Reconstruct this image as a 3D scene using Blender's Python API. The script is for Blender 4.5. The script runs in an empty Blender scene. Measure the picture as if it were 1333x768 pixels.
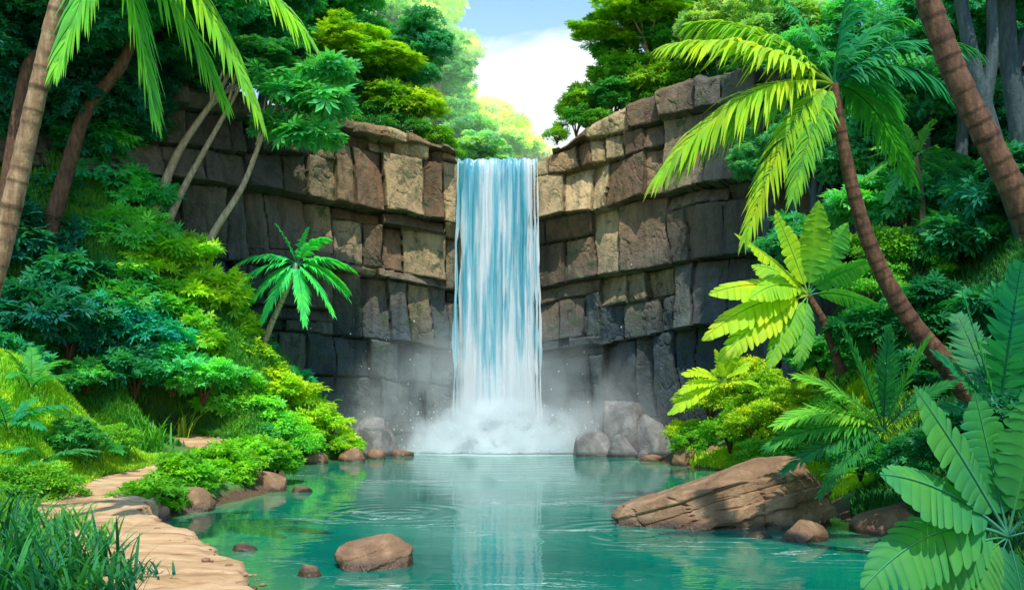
import bpy, bmesh, math, random
import numpy as np
from mathutils import Vector, Matrix
R = math.radians
random.seed(7)
rng = np.random.default_rng(7)
scene = bpy.context.scene
COL = scene.collection

# ------------------------------------------------------------------ camera
CAMH, F, CX, CY, W_, H_ = 3.0, 1280.0, 666.5, 490.0, 1333.0, 768.0
cam_d = bpy.data.cameras.new('camera')
cam = bpy.data.objects.new('camera', cam_d)
COL.objects.link(cam)
cam.location = (0, 0, CAMH)
cam.rotation_euler = (R(90), 0, 0)
cam_d.sensor_width = 36.0
cam_d.lens = 36.0 * F / W_
cam_d.shift_y = (CY - H_ / 2) / W_
cam_d.clip_start = 0.1
cam_d.clip_end = 2000
scene.camera = cam

def P(px, py, d):
    """point at distance d that the photo shows at pixel px,py"""
    return Vector(((px - CX) / F * d, d, CAMH - (py - CY) / F * d))

# ------------------------------------------------------------------ numpy noise
def _hash(ix, iy, iz, seed):
    h = (ix.astype(np.int64) * 374761393 + iy.astype(np.int64) * 668265263 + iz.astype(np.int64) * 2147483647 + seed * 974711) & 0xffffffff
    h = ((h ^ (h >> 13)) * 1274126177) & 0xffffffff
    h = (h ^ (h >> 16)) & 0xffffffff
    return h / 4294967295.0

def vnoise(x, y, z, seed=0):
    x = np.asarray(x, float); y = np.asarray(y, float); z = np.asarray(z, float)
    x, y, z = np.broadcast_arrays(x, y, z)
    ix, iy, iz = np.floor(x), np.floor(y), np.floor(z)
    fx, fy, fz = x - ix, y - iy, z - iz
    fx, fy, fz = [f * f * (3 - 2 * f) for f in (fx, fy, fz)]
    r = 0
    for dx in (0, 1):
        for dy in (0, 1):
            for dz in (0, 1):
                w = (fx if dx else 1 - fx) * (fy if dy else 1 - fy) * (fz if dz else 1 - fz)
                r = r + w * _hash(ix + dx, iy + dy, iz + dz, seed)
    return r * 2 - 1

def fbm(x, y, z, oct=4, seed=0, gain=.5):
    a, s, t = 1.0, 0, 0
    x = np.asarray(x, float); y = np.asarray(y, float); z = np.asarray(z, float)
    for o in range(oct):
        s = s + a * vnoise(x * 2 ** o, y * 2 ** o, z * 2 ** o, seed + o * 17)
        t += a; a *= gain
    return s / t

def sstep(v, a, b):
    t = np.clip((v - a) / (b - a), 0, 1)
    return t * t * (3 - 2 * t)

# ------------------------------------------------------------------ object helpers
def make_mesh(name, V, Fc, f=None, col=None, smooth=False):
    """Fc: list of int arrays (n,3) / (n,4)"""
    if not isinstance(Fc, (list, tuple)): Fc = [Fc]
    me = bpy.data.meshes.new(name)
    V = np.asarray(V, np.float32)
    me.vertices.add(len(V)); me.vertices.foreach_set('co', V.ravel())
    loops = np.concatenate([a.ravel() for a in Fc]).astype(np.int32)
    tot = np.concatenate([np.full(len(a), a.shape[1], np.int32) for a in Fc])
    st = np.concatenate([[0], np.cumsum(tot)[:-1]]).astype(np.int32)
    me.loops.add(len(loops)); me.loops.foreach_set('vertex_index', loops)
    me.polygons.add(len(tot))
    me.polygons.foreach_set('loop_start', st)
    me.polygons.foreach_set('loop_total', tot)
    me.polygons.foreach_set('use_smooth', np.full(len(tot), smooth, bool))
    if f is not None:
        a = me.attributes.new('f', 'FLOAT', 'POINT'); a.data.foreach_set('value', np.asarray(f, np.float32))
    if col is not None:
        c = np.ones((len(V), 4), np.float32); c[:, :3] = col
        a = me.attributes.new('Col', 'FLOAT_COLOR', 'POINT'); a.data.foreach_set('color', c.ravel())
    me.update(calc_edges=True)
    return me

def obj(name, me, m, parent=None, color=None):
    o = bpy.data.objects.new(name, me)
    COL.objects.link(o)
    if m is not None and len(me.materials) == 0: me.materials.append(m)
    if parent is not None: o.parent = parent
    if color is not None: o.color = (*color, 1)
    return o

def tag(o, label, cat, group=None, kind=None):
    o['label'] = label; o['category'] = cat
    if group: o['group'] = group
    if kind: o['kind'] = kind
    return o

def thing(name, label, cat, loc=(0, 0, 0), rotz=0, group=None, scale=(1, 1, 1)):
    o = bpy.data.objects.new(name, None); COL.objects.link(o)
    o.empty_display_size = .2
    o.location = loc; o.rotation_euler = (0, 0, rotz); o.scale = scale
    return tag(o, label, cat, group)

class Geo:
    """collects vertices, faces and the leaf factor of ONE mesh"""
    def __init__(s): s.V = []; s.T = []; s.Q = []; s.f = []; s.n = 0
    def add(s, V, T=None, Q=None, f=0.5):
        V = np.asarray(V, float)
        if T is not None and len(T): s.T.append(np.asarray(T) + s.n)
        if Q is not None and len(Q): s.Q.append(np.asarray(Q) + s.n)
        s.V.append(V); s.f.append(np.broadcast_to(np.asarray(f, float), (len(V),)).copy()); s.n += len(V)
    def mesh(s, name, smooth=False):
        fc = []
        if s.T: fc.append(np.concatenate(s.T))
        if s.Q: fc.append(np.concatenate(s.Q))
        return make_mesh(name, np.concatenate(s.V), fc, f=np.concatenate(s.f), smooth=smooth)

# ------------------------------------------------------------------ materials
def new_mat(name):
    m = bpy.data.materials.new(name); m.use_nodes = True
    nt = m.node_tree; nt.nodes.clear()
    out = nt.nodes.new('ShaderNodeOutputMaterial')
    return m, nt, out
def N(nt, typ, **kw):
    n = nt.nodes.new(typ)
    for k, v in kw.items(): setattr(n, k, v)
    return n
def setin(n, **kw):
    for k, v in kw.items(): n.inputs[k.replace('_', ' ')].default_value = v
def mixc(nt, a, b, fac, blend='MIX'):
    n = N(nt, 'ShaderNodeMix', data_type='RGBA', blend_type=blend)
    for sock, v in ((n.inputs[6], a), (n.inputs[7], b), (n.inputs[0], fac)):
        if isinstance(v, (int, float)): sock.default_value = v
        elif isinstance(v, tuple): sock.default_value = (*v, 1)
        else: nt.links.new(v, sock)
    return n.outputs[2]
def math_(nt, op, a, b=None, c=None):
    n = N(nt, 'ShaderNodeMath', operation=op)
    for i, v in enumerate((a, b, c)):
        if v is None: continue
        if isinstance(v, (int, float)): n.inputs[i].default_value = v
        else: nt.links.new(v, n.inputs[i])
    return n.outputs[0]
def noise_(nt, vec, scale, detail=4, rough=.55, dist=0):
    n = N(nt, 'ShaderNodeTexNoise'); n.inputs['Scale'].default_value = scale
    n.inputs['Detail'].default_value = detail; n.inputs['Roughness'].default_value = rough
    n.inputs['Distortion'].default_value = dist
    if vec is not None: nt.links.new(vec, n.inputs['Vector'])
    return n.outputs[0]
def mapping_(nt, scale=(1, 1, 1), src='Object', loc=(0, 0, 0)):
    t = N(nt, 'ShaderNodeTexCoord'); m = N(nt, 'ShaderNodeMapping')
    m.inputs['Scale'].default_value = scale; m.inputs['Location'].default_value = loc
    nt.links.new(t.outputs[src], m.inputs['Vector']); return m.outputs[0]
def ramp_(nt, fac, stops):
    r = N(nt, 'ShaderNodeValToRGB'); nt.links.new(fac, r.inputs[0])
    e = r.color_ramp.elements
    while len(e) < len(stops): e.new(.5)
    for el, (p, c) in zip(e, stops):
        el.position = p; el.color = (*c, 1) if len(c) == 3 else c
    return r.outputs[0]
def bump_(nt, h, strength, dist=.1):
    b = N(nt, 'ShaderNodeBump'); b.inputs['Strength'].default_value = strength
    b.inputs['Distance'].default_value = dist; nt.links.new(h, b.inputs['Height']); return b.outputs[0]

def leaf_material(name, trans=.38, rough=.42, vein=False):
    m, nt, out = new_mat(name)
    oi = N(nt, 'ShaderNodeObjectInfo')
    at = N(nt, 'ShaderNodeAttribute', attribute_name='f')
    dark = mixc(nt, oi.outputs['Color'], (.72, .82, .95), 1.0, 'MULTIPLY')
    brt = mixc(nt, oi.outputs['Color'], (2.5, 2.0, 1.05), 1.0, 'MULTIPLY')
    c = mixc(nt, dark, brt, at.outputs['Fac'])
    nz = noise_(nt, mapping_(nt), 5.0, 4)
    c2 = mixc(nt, c, (1.5, 1.35, .9), math_(nt, 'MULTIPLY', nz, .55), 'MULTIPLY')
    geo_ = N(nt, 'ShaderNodeNewGeometry')
    nb = noise_(nt, geo_.outputs['Position'], 1.1, 3)
    hue = ramp_(nt, nb, [(.34, (.78, .98, 1.25)), (.5, (1, 1, 1)), (.66, (1.45, 1.12, .75))])
    c2 = mixc(nt, c2, hue, 1.0, 'MULTIPLY')
    pb = N(nt, 'ShaderNodeBsdfPrincipled')
    setin(pb, Roughness=rough); pb.inputs['Specular IOR Level'].default_value = .2
    nt.links.new(c2, pb.inputs['Base Color'])
    tr = N(nt, 'ShaderNodeBsdfTranslucent')
    tc = mixc(nt, c2, (1.6, 1.5, .55), 1.0, 'MULTIPLY')
    nt.links.new(tc, tr.inputs['Color'])
    mx = N(nt, 'ShaderNodeMixShader'); mx.inputs[0].default_value = trans
    nt.links.new(pb.outputs[0], mx.inputs[1]); nt.links.new(tr.outputs[0], mx.inputs[2])
    nt.links.new(mx.outputs[0], out.inputs['Surface'])
    return m
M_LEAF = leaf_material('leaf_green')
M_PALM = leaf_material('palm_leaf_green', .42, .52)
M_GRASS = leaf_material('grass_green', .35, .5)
M_RIB = leaf_material('leaf_midrib', .1, .5)

def bark_material(name, c0, c1, c2, ring=0.0):
    m, nt, out = new_mat(name)
    v = mapping_(nt, (1, 1, 1))
    n1 = noise_(nt, mapping_(nt, (5, 5, 1.2)), 2.2, 6, .65)
    n2 = noise_(nt, v, 9, 5, .6)
    col = ramp_(nt, n1, [(.3, c0), (.5, c1), (.68, c2)])
    at = N(nt, 'ShaderNodeAttribute', attribute_name='f')
    if ring: col = mixc(nt, col, (.30, .25, .22), math_(nt, 'MULTIPLY', at.outputs['Fac'], ring), 'MULTIPLY')
    pb = N(nt, 'ShaderNodeBsdfPrincipled'); setin(pb, Roughness=.85)
    nt.links.new(col, pb.inputs['Base Color'])
    nt.links.new(bump_(nt, math_(nt, 'ADD', n1, n2), .6, .04), pb.inputs['Normal'])
    nt.links.new(pb.outputs[0], out.inputs['Surface'])
    return m
M_BARK_TAN = bark_material('bark_tan', (.13, .07, .035), (.30, .18, .095), (.46, .32, .19), .85)
M_BARK_BROWN = bark_material('bark_brown', (.045, .02, .011), (.115, .052, .026), (.20, .10, .05), .75)
M_BARK_LIGHT = bark_material('bark_light', (.28, .19, .12), (.46, .34, .22), (.62, .50, .36), .7)
M_BARK_PALE = bark_material('bark_pale', (.16, .10, .06), (.30, .20, .12), (.42, .31, .2))
M_BARK_DARK = bark_material('bark_dark', (.022, .042, .046), (.045, .08, .085), (.085, .125, .12))  # teal haze is mixed into this bark colour

def rock_material(name, lo, mid, hi, wet=0.12):
    m, nt, out = new_mat(name)
    v = mapping_(nt)
    n1 = noise_(nt, v, 1.5, 8, .65, .6); n2 = noise_(nt, v, 7, 8, .7); n3 = noise_(nt, v, 30, 4, .6)
    vo = N(nt, 'ShaderNodeTexVoronoi'); vo.feature = 'DISTANCE_TO_EDGE'; vo.inputs['Scale'].default_value = 1.1
    wv = N(nt, 'ShaderNodeVectorMath', operation='ADD')
    nn = N(nt, 'ShaderNodeTexNoise'); nn.inputs['Scale'].default_value = 1.6; nt.links.new(v, nn.inputs['Vector'])
    nt.links.new(v, wv.inputs[0]); nt.links.new(nn.outputs['Color'], wv.inputs[1]); nt.links.new(wv.outputs[0], vo.inputs['Vector'])
    crack = ramp_(nt, vo.outputs['Distance'], [(0, (0, 0, 0)), (.025, (1, 1, 1))])
    col = ramp_(nt, n1, [(.28, lo), (.5, mid), (.72, hi)])
    col = mixc(nt, col, (1.35, 1.3, 1.25), math_(nt, 'MULTIPLY', n2, .8), 'MULTIPLY')
    col = mixc(nt, mixc(nt, col, (.35, .3, .28), 1.0, 'MULTIPLY'), col, math_(nt, 'ADD', .80, math_(nt, 'MULTIPLY', crack, .20)))
    geo = N(nt, 'ShaderNodeNewGeometry'); sp = N(nt, 'ShaderNodeSeparateXYZ'); nt.links.new(geo.outputs['Position'], sp.inputs[0])
    wl = math_(nt, 'ADD', sp.outputs['Z'], math_(nt, 'MULTIPLY', n1, -.12))
    dry = ramp_(nt, wl, [(max(0, wet - .10), (0, 0, 0)), (wet + .03, (1, 1, 1))])
    col = mixc(nt, mixc(nt, col, (.28, .27, .26), 1.0, 'MULTIPLY'), col, dry)
    pb = N(nt, 'ShaderNodeBsdfPrincipled')
    nt.links.new(math_(nt, 'ADD', .25, math_(nt, 'MULTIPLY', dry, .55)), pb.inputs['Roughness'])
    nt.links.new(col, pb.inputs['Base Color'])
    h = math_(nt, 'ADD', math_(nt, 'ADD', n2, math_(nt, 'MULTIPLY', n3, .35)), math_(nt, 'MULTIPLY', crack, .10))
    nt.links.new(bump_(nt, h, .7, .06), pb.inputs['Normal'])
    nt.links.new(pb.outputs[0], out.inputs['Surface'])
    return m
M_ROCK = rock_material('rock_brown', (.10, .055, .028), (.24, .14, .075), (.44, .29, .17))
M_ROCK_GREY = rock_material('rock_grey', (.075, .076, .08), (.17, .17, .168), (.32, .31, .30))

def cliff_material():
    m, nt, out = new_mat('cliff_stone')
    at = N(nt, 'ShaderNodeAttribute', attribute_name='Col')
    v = mapping_(nt)
    st = noise_(nt, mapping_(nt, (1.6, 1.6, .18)), 1.6, 6, .6, .4)
    vo = N(nt, 'ShaderNodeTexVoronoi'); vo.feature = 'DISTANCE_TO_EDGE'; vo.inputs['Scale'].default_value = 1.0
    vm = N(nt, 'ShaderNodeVectorMath', operation='ADD'); nz_ = N(nt, 'ShaderNodeTexNoise'); nz_.inputs['Scale'].default_value = 1.2; nz_.inputs['Detail'].default_value = 5
    nt.links.new(v, nz_.inputs['Vector']); nt.links.new(mapping_(nt, (.9, .9, .42)), vm.inputs[0]); nt.links.new(nz_.outputs['Color'], vm.inputs[1]); nt.links.new(vm.outputs[0], vo.inputs['Vector'])
    crack = ramp_(nt, vo.outputs['Distance'], [(0, (0, 0, 0)), (.018, (1, 1, 1))])
    n2 = noise_(nt, v, 2.2, 9, .68, .4); n3 = noise_(nt, v, 14, 6, .65)
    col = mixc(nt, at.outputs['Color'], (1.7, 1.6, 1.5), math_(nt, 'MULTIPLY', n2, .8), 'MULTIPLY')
    col = mixc(nt, mixc(nt, col, (.32, .34, .36), 1.0, 'MULTIPLY'), col, ramp_(nt, st, [(.32, (.25, .25, .25)), (.56, (1, 1, 1))]))
    col = mixc(nt, mixc(nt, col, (.55, .5, .45), 1.0, 'MULTIPLY'), col, n3)
    col = mixc(nt, mixc(nt, col, (.72, .72, .72), 1.0, 'MULTIPLY'), col, crack)
    moss = ramp_(nt, math_(nt, 'ADD', n2, math_(nt, 'MULTIPLY', n3, .25)), [(.66, (0, 0, 0)), (.76, (.8, .8, .8))])
    col = mixc(nt, col, (.035, .075, .025), moss)
    pb = N(nt, 'ShaderNodeBsdfPrincipled'); setin(pb, Roughness=.82)
    nt.links.new(col, pb.inputs['Base Color'])
    nt.links.new(bump_(nt, math_(nt, 'ADD', math_(nt, 'ADD', n2, math_(nt, 'MULTIPLY', n3, .4)), math_(nt, 'MULTIPLY', crack, .06)), 1.0, .14), pb.inputs['Normal'])
    nt.links.new(pb.outputs[0], out.inputs['Surface'])
    return m
M_CLIFF = cliff_material()

def ground_material():
    m, nt, out = new_mat('ground_soil')
    v = mapping_(nt)
    n1 = noise_(nt, v, .8, 6, .6); n2 = noise_(nt, v, 9, 6, .65)
    col = ramp_(nt, n1, [(.3, (.02, .08, .025)), (.5, (.05, .16, .03)), (.7, (.09, .24, .04))])
    col = mixc(nt, col, (1.5, 1.4, 1.2), n2, 'MULTIPLY')
    geo = N(nt, 'ShaderNodeNewGeometry'); sp = N(nt, 'ShaderNodeSeparateXYZ'); nt.links.new(geo.outputs['Position'], sp.inputs[0])
    soil = ramp_(nt, n2, [(.3, (.06, .035, .018)), (.7, (.17, .105, .055))])
    col = mixc(nt, soil, col, ramp_(nt, math_(nt, 'ADD', sp.outputs['Z'], math_(nt, 'MULTIPLY', n1, -.3)), [(.0, (0, 0, 0)), (.14, (1, 1, 1))]))
    pb = N(nt, 'ShaderNodeBsdfPrincipled'); setin(pb, Roughness=.95)
    nt.links.new(col, pb.inputs['Base Color'])
    nt.links.new(bump_(nt, n2, .7, .08), pb.inputs['Normal'])
    nt.links.new(pb.outputs[0], out.inputs['Surface'])
    return m
M_GROUND = ground_material()

def path_material():
    m, nt, out = new_mat('path_sand')
    v = mapping_(nt)
    n1 = noise_(nt, mapping_(nt, (.55, 1.6, 1.6)), 1.5, 7, .6, .8); n2 = noise_(nt, v, 14, 6, .7)
    n3 = noise_(nt, mapping_(nt, (.8, 2.8, 2.8)), 1.0, 4, .5, .5)
    col = ramp_(nt, n1, [(.30, (.22, .11, .045)), (.44, (.42, .25, .12)), (.56, (.56, .37, .20)), (.75, (.68, .50, .32))])
    col = mixc(nt, col, (.80, .66, .5), ramp_(nt, n3, [(.60, (0, 0, 0)), (.64, (.7, .7, .7))]), 'MULTIPLY')
    col = mixc(nt, col, (1.3, 1.25, 1.2), math_(nt, 'MULTIPLY', n2, .6), 'MULTIPLY')
    pb = N(nt, 'ShaderNodeBsdfPrincipled'); setin(pb, Roughness=.9)
    nt.links.new(col, pb.inputs['Base Color'])
    nt.links.new(bump_(nt, math_(nt, 'ADD', n2, math_(nt, 'MULTIPLY', n1, 2)), .5, .06), pb.inputs['Normal'])
    nt.links.new(pb.outputs[0], out.inputs['Surface'])
    return m
M_PATH = path_material()

RINGS = [(2.35, 18.75, 1.0, 2.4), (-2.6, 21.6, .9, 2.2), (-2.2, 15.1, .5, 1.6), (-.6, 38.6, .8, 9)]
def water_material():
    m, nt, out = new_mat('pool_water')
    geo = N(nt, 'ShaderNodeNewGeometry'); pos = geo.outputs['Position']
    mp = N(nt, 'ShaderNodeMapping'); mp.inputs['Scale'].default_value = (.55, 1, 1); nt.links.new(pos, mp.inputs['Vector'])
    v = mp.outputs[0]
    w1 = noise_(nt, v, 1.1, 3, .5, .3); w2 = noise_(nt, v, 4.2, 3, .5, .2)
    h = math_(nt, 'ADD', w1, math_(nt, 'MULTIPLY', w2, .22))
    for (x, y, a, r) in RINGS:
        d = N(nt, 'ShaderNodeVectorMath', operation='DISTANCE'); nt.links.new(pos, d.inputs[0]); d.inputs[1].default_value = (x, y, 0)
        s = math_(nt, 'SINE', math_(nt, 'MULTIPLY', d.outputs['Value'], 14.0 if r < 5 else 7.0))
        fade = N(nt, 'ShaderNodeMapRange'); nt.links.new(d.outputs['Value'], fade.inputs[0])
        fade.inputs[1].default_value = .2; fade.inputs[2].default_value = r; fade.inputs[3].default_value = a * .6; fade.inputs[4].default_value = 0
        h = math_(nt, 'ADD', h, math_(nt, 'MULTIPLY', s, fade.outputs[0]))
    at = N(nt, 'ShaderNodeAttribute', attribute_name='f')     # distance to the bank
    deep = mixc(nt, (.0, .055, .052), (.0, .27, .165), noise_(nt, v, .35, 3, .5))
    col = mixc(nt, (.07, .25, .10), deep, ramp_(nt, at.outputs['Fac'], [(0, (0, 0, 0)), (.45, (1, 1, 1))]))
    # thin streaks of foam that drift from the fall
    mf = N(nt, 'ShaderNodeMapping'); mf.inputs['Scale'].default_value = (.32, 2.0, 1); nt.links.new(pos, mf.inputs['Vector'])
    fo = noise_(nt, mf.outputs[0], 1.0, 7, .6, .8)
    streak = ramp_(nt, math_(nt, 'ABSOLUTE', math_(nt, 'SUBTRACT', fo, .53)), [(0, (1, 1, 1)), (.010, (0, 0, 0))])
    patch = ramp_(nt, noise_(nt, v, .33, 3), [(.5, (0, 0, 0)), (.62, (1, 1, 1))])
    foam = math_(nt, 'MULTIPLY', math_(nt, 'MULTIPLY', streak, patch), .8)
    dd = N(nt, 'ShaderNodeVectorMath', operation='DISTANCE')
    ms = N(nt, 'ShaderNodeMapping'); ms.inputs['Scale'].default_value = (.5, 1, 1); nt.links.new(pos, ms.inputs['Vector'])
    nt.links.new(ms.outputs[0], dd.inputs[0]); dd.inputs[1].default_value = (-.32, 39.3, 0)
    near = N(nt, 'ShaderNodeMapRange'); nt.links.new(dd.outputs['Value'], near.inputs[0])
    near.inputs[1].default_value = .8; near.inputs[2].default_value = 3.4; near.inputs[3].default_value = 1; near.inputs[4].default_value = 0
    churn = math_(nt, 'MULTIPLY', near.outputs[0], ramp_(nt, math_(nt, 'ADD', fo, math_(nt, 'MULTIPLY', near.outputs[0], .35)), [(.5, (0, 0, 0)), (.65, (1, 1, 1))]))
    foam = math_(nt, 'MAXIMUM', foam, churn)
    col = mixc(nt, col, (.72, .85, .84), foam)
    pb = N(nt, 'ShaderNodeBsdfPrincipled')
    nt.links.new(math_(nt, 'ADD', .045, math_(nt, 'MULTIPLY', foam, .5)), pb.inputs['Roughness'])
    pb.inputs['IOR'].default_value = 1.333
    nt.links.new(col, pb.inputs['Base Color'])
    nt.links.new(bump_(nt, h, .16, .07), pb.inputs['Normal'])
    nt.links.new(pb.outputs[0], out.inputs['Surface'])
    return m
M_WATER = water_material()

def fall_material(name, white):
    m, nt, out = new_mat(name)
    n1 = noise_(nt, mapping_(nt, (1.7, 1.0, .10)), 1.5, 6, .62, .5)
    n2 = noise_(nt, mapping_(nt, (4.5, 3.0, .16)), 1.5, 6, .6, .8)
    t = math_(nt, 'ADD', math_(nt, 'MULTIPLY', n1, .72), math_(nt, 'MULTIPLY', n2, .28))
    tc = N(nt, 'ShaderNodeTexCoord'); sp = N(nt, 'ShaderNodeSeparateXYZ'); nt.links.new(tc.outputs['Object'], sp.inputs[0])
    lo = N(nt, 'ShaderNodeMapRange'); nt.links.new(sp.outputs['Z'], lo.inputs[0])
    lo.inputs[1].default_value = 0; lo.inputs[2].default_value = 5; lo.inputs[3].default_value = .12; lo.inputs[4].default_value = 0
    t = math_(nt, 'ADD', t, lo.outputs[0])
    t = math_(nt, 'ADD', t, white)
    col = ramp_(nt, t, [(.38, (.03, .32, .45)), (.47, (.13, .54, .68)), (.545, (.40, .76, .86)), (.60, (.93, .97, 1.0))])
    pb = N(nt, 'ShaderNodeBsdfPrincipled'); setin(pb, Roughness=.25)
    nt.links.new(col, pb.inputs['Base Color'])
    nt.links.new(bump_(nt, t, .5, .1), pb.inputs['Normal'])
    tr = N(nt, 'ShaderNodeBsdfTranslucent'); nt.links.new(col, tr.inputs['Color'])
    mx = N(nt, 'ShaderNodeMixShader'); mx.inputs[0].default_value = .45
    nt.links.new(pb.outputs[0], mx.inputs[1]); nt.links.new(tr.outputs[0], mx.inputs[2])
    nt.links.new(mx.outputs[0], out.inputs['Surface'])
    return m
M_FALL = fall_material('falling_water', 0.045)
M_STRAND = fall_material('falling_white_water', .07)

def drop_material():
    m, nt, out = new_mat('water_drop')
    pb = N(nt, 'ShaderNodeBsdfPrincipled'); setin(pb, Roughness=.15)
    pb.inputs['Base Color'].default_value = (.9, .95, .97, 1)
    tr = N(nt, 'ShaderNodeBsdfTranslucent'); tr.inputs[0].default_value = (.9, .95, .97, 1)
    mx = N(nt, 'ShaderNodeMixShader'); mx.inputs[0].default_value = .5
    nt.links.new(pb.outputs[0], mx.inputs[1]); nt.links.new(tr.outputs[0], mx.inputs[2])
    nt.links.new(mx.outputs[0], out.inputs['Surface']); return m
M_DROP = drop_material()

def mist_material(name, dens, size, z1, nscale, thr):
    """size: ellipse half-axes in object space, fades out to the rim"""
    m, nt, out = new_mat(name)
    tc = N(nt, 'ShaderNodeTexCoord')
    mp = N(nt, 'ShaderNodeMapping'); mp.inputs['Scale'].default_value = (1 / size[0], 1 / size[1], 1 / z1)
    nt.links.new(tc.outputs['Object'], mp.inputs['Vector'])
    ln = N(nt, 'ShaderNodeVectorMath', operation='LENGTH'); nt.links.new(mp.outputs[0], ln.inputs[0])
    fall = N(nt, 'ShaderNodeMapRange'); fall.interpolation_type = 'SMOOTHSTEP'
    nt.links.new(ln.outputs['Value'], fall.inputs[0])
    fall.inputs[1].default_value = .15 if dens < 2 else .22; fall.inputs[2].default_value = .95; fall.inputs[3].default_value = 1; fall.inputs[4].default_value = 0
    n1 = noise_(nt, tc.outputs['Object'], nscale, 5, .6, .4)
    nn = N(nt, 'ShaderNodeMapRange'); nt.links.new(n1, nn.inputs[0])
    nn.inputs[1].default_value = thr; nn.inputs[2].default_value = thr + .3
    d = math_(nt, 'MULTIPLY', math_(nt, 'MULTIPLY', fall.outputs[0], nn.outputs[0]), dens)
    vs = N(nt, 'ShaderNodeVolumePrincipled')
    vs.inputs['Color'].default_value = (.94, .98, 1, 1)
    vs.inputs['Anisotropy'].default_value = -.1
    nt.links.new(d, vs.inputs['Density'])
    nt.links.new(vs.outputs[0], out.inputs['Volume']); return m

# ------------------------------------------------------------------ terrain
POOL = [(-3.2, 11.8), (-3.55, 13.6), (-4.85, 16.0), (-5.8, 17.6), (-6.9, 18.9), (-7.5, 20.1), (-7.25, 21.2), (-6.8, 22.8), (-6.35, 24.6), (-6.1, 26.2),
        (-6.5, 28.5), (-7.1, 31), (-7.3, 33.0), (-6.2, 36), (-5.6, 38), (-5.4, 41.5), (6.8, 41.5), (6.4, 38), (5.2, 35.4), (5.2, 33.6),
        (6.7, 31.2), (7.6, 29), (7.6, 25), (6.9, 21.5), (6.9, 18.5), (7.2, 16), (6.6, 13.6), (5.6, 11.5), (4.9, 9), (5.2, 0), (5, -12),
        (-5, -12), (-4.5, 0), (-3.2, 8)]
CLIFF = [(-40, 22), (-30, 27), (-22, 31), (-16, 34.3), (-11, 37.4), (-6.5, 39.6), (-2.3, 40.5), (1.0, 40.5), (4.2, 39.7), (8, 37.8), (13, 34.9), (20, 31), (30, 27), (42, 22)]

def seg_dist(x, y, pts, closed):
    best = np.full(x.shape, 1e9)
    n = len(pts)
    for i in range(n if closed else n - 1):
        ax, ay = pts[i]; bx, by = pts[(i + 1) % n]
        dx, dy = bx - ax, by - ay
        t = np.clip(((x - ax) * dx + (y - ay) * dy) / (dx * dx + dy * dy), 0, 1)
        best = np.minimum(best, np.hypot(x - ax - t * dx, y - ay - t * dy))
    return best
def inside(x, y, pts):
    r = np.zeros(x.shape, bool); n = len(pts)
    for i in range(n):
        ax, ay = pts[i]; bx, by = pts[(i + 1) % n]
        c = ((ay > y) != (by > y)) & (x < (bx - ax) * (y - ay) / (by - ay + 1e-12) + ax)
        r ^= c
    return r
BEHIND = CLIFF + [(42, 200), (-40, 200)]
PATH = [(-3.7, 10.6), (-4.45, 12.8), (-5.75, 15.0), (-7.0, 16.9), (-8.2, 18.9), (-8.9, 21.0), (-9.1, 23.5), (-8.9, 26.0), (-8.75, 28.5), (-9.3, 30.6), (-11.0, 32.0)]
PATHW = [1.2, 1.15, 1.12, 1.1, 1.15, 1.2, 1.1, .95, .85, .75, .7]

def rim(x):
    """height of the cliff edge"""
    l = 12.2 + .75 * sstep(-x, 2.0, 5.0) + .12 * np.maximum(-x - 5, 0)
    r = 12.0 + 1.3 * sstep(x, .9, 4.5) + .34 * np.maximum(x - 3.4, 0)
    z = np.where(x < -.65, np.minimum(l, 13.6), np.minimum(r, 14.4))
    z = np.where((x > -2.15) & (x < .85), 11.6, z)
    return np.minimum(z, 15.5)

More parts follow.
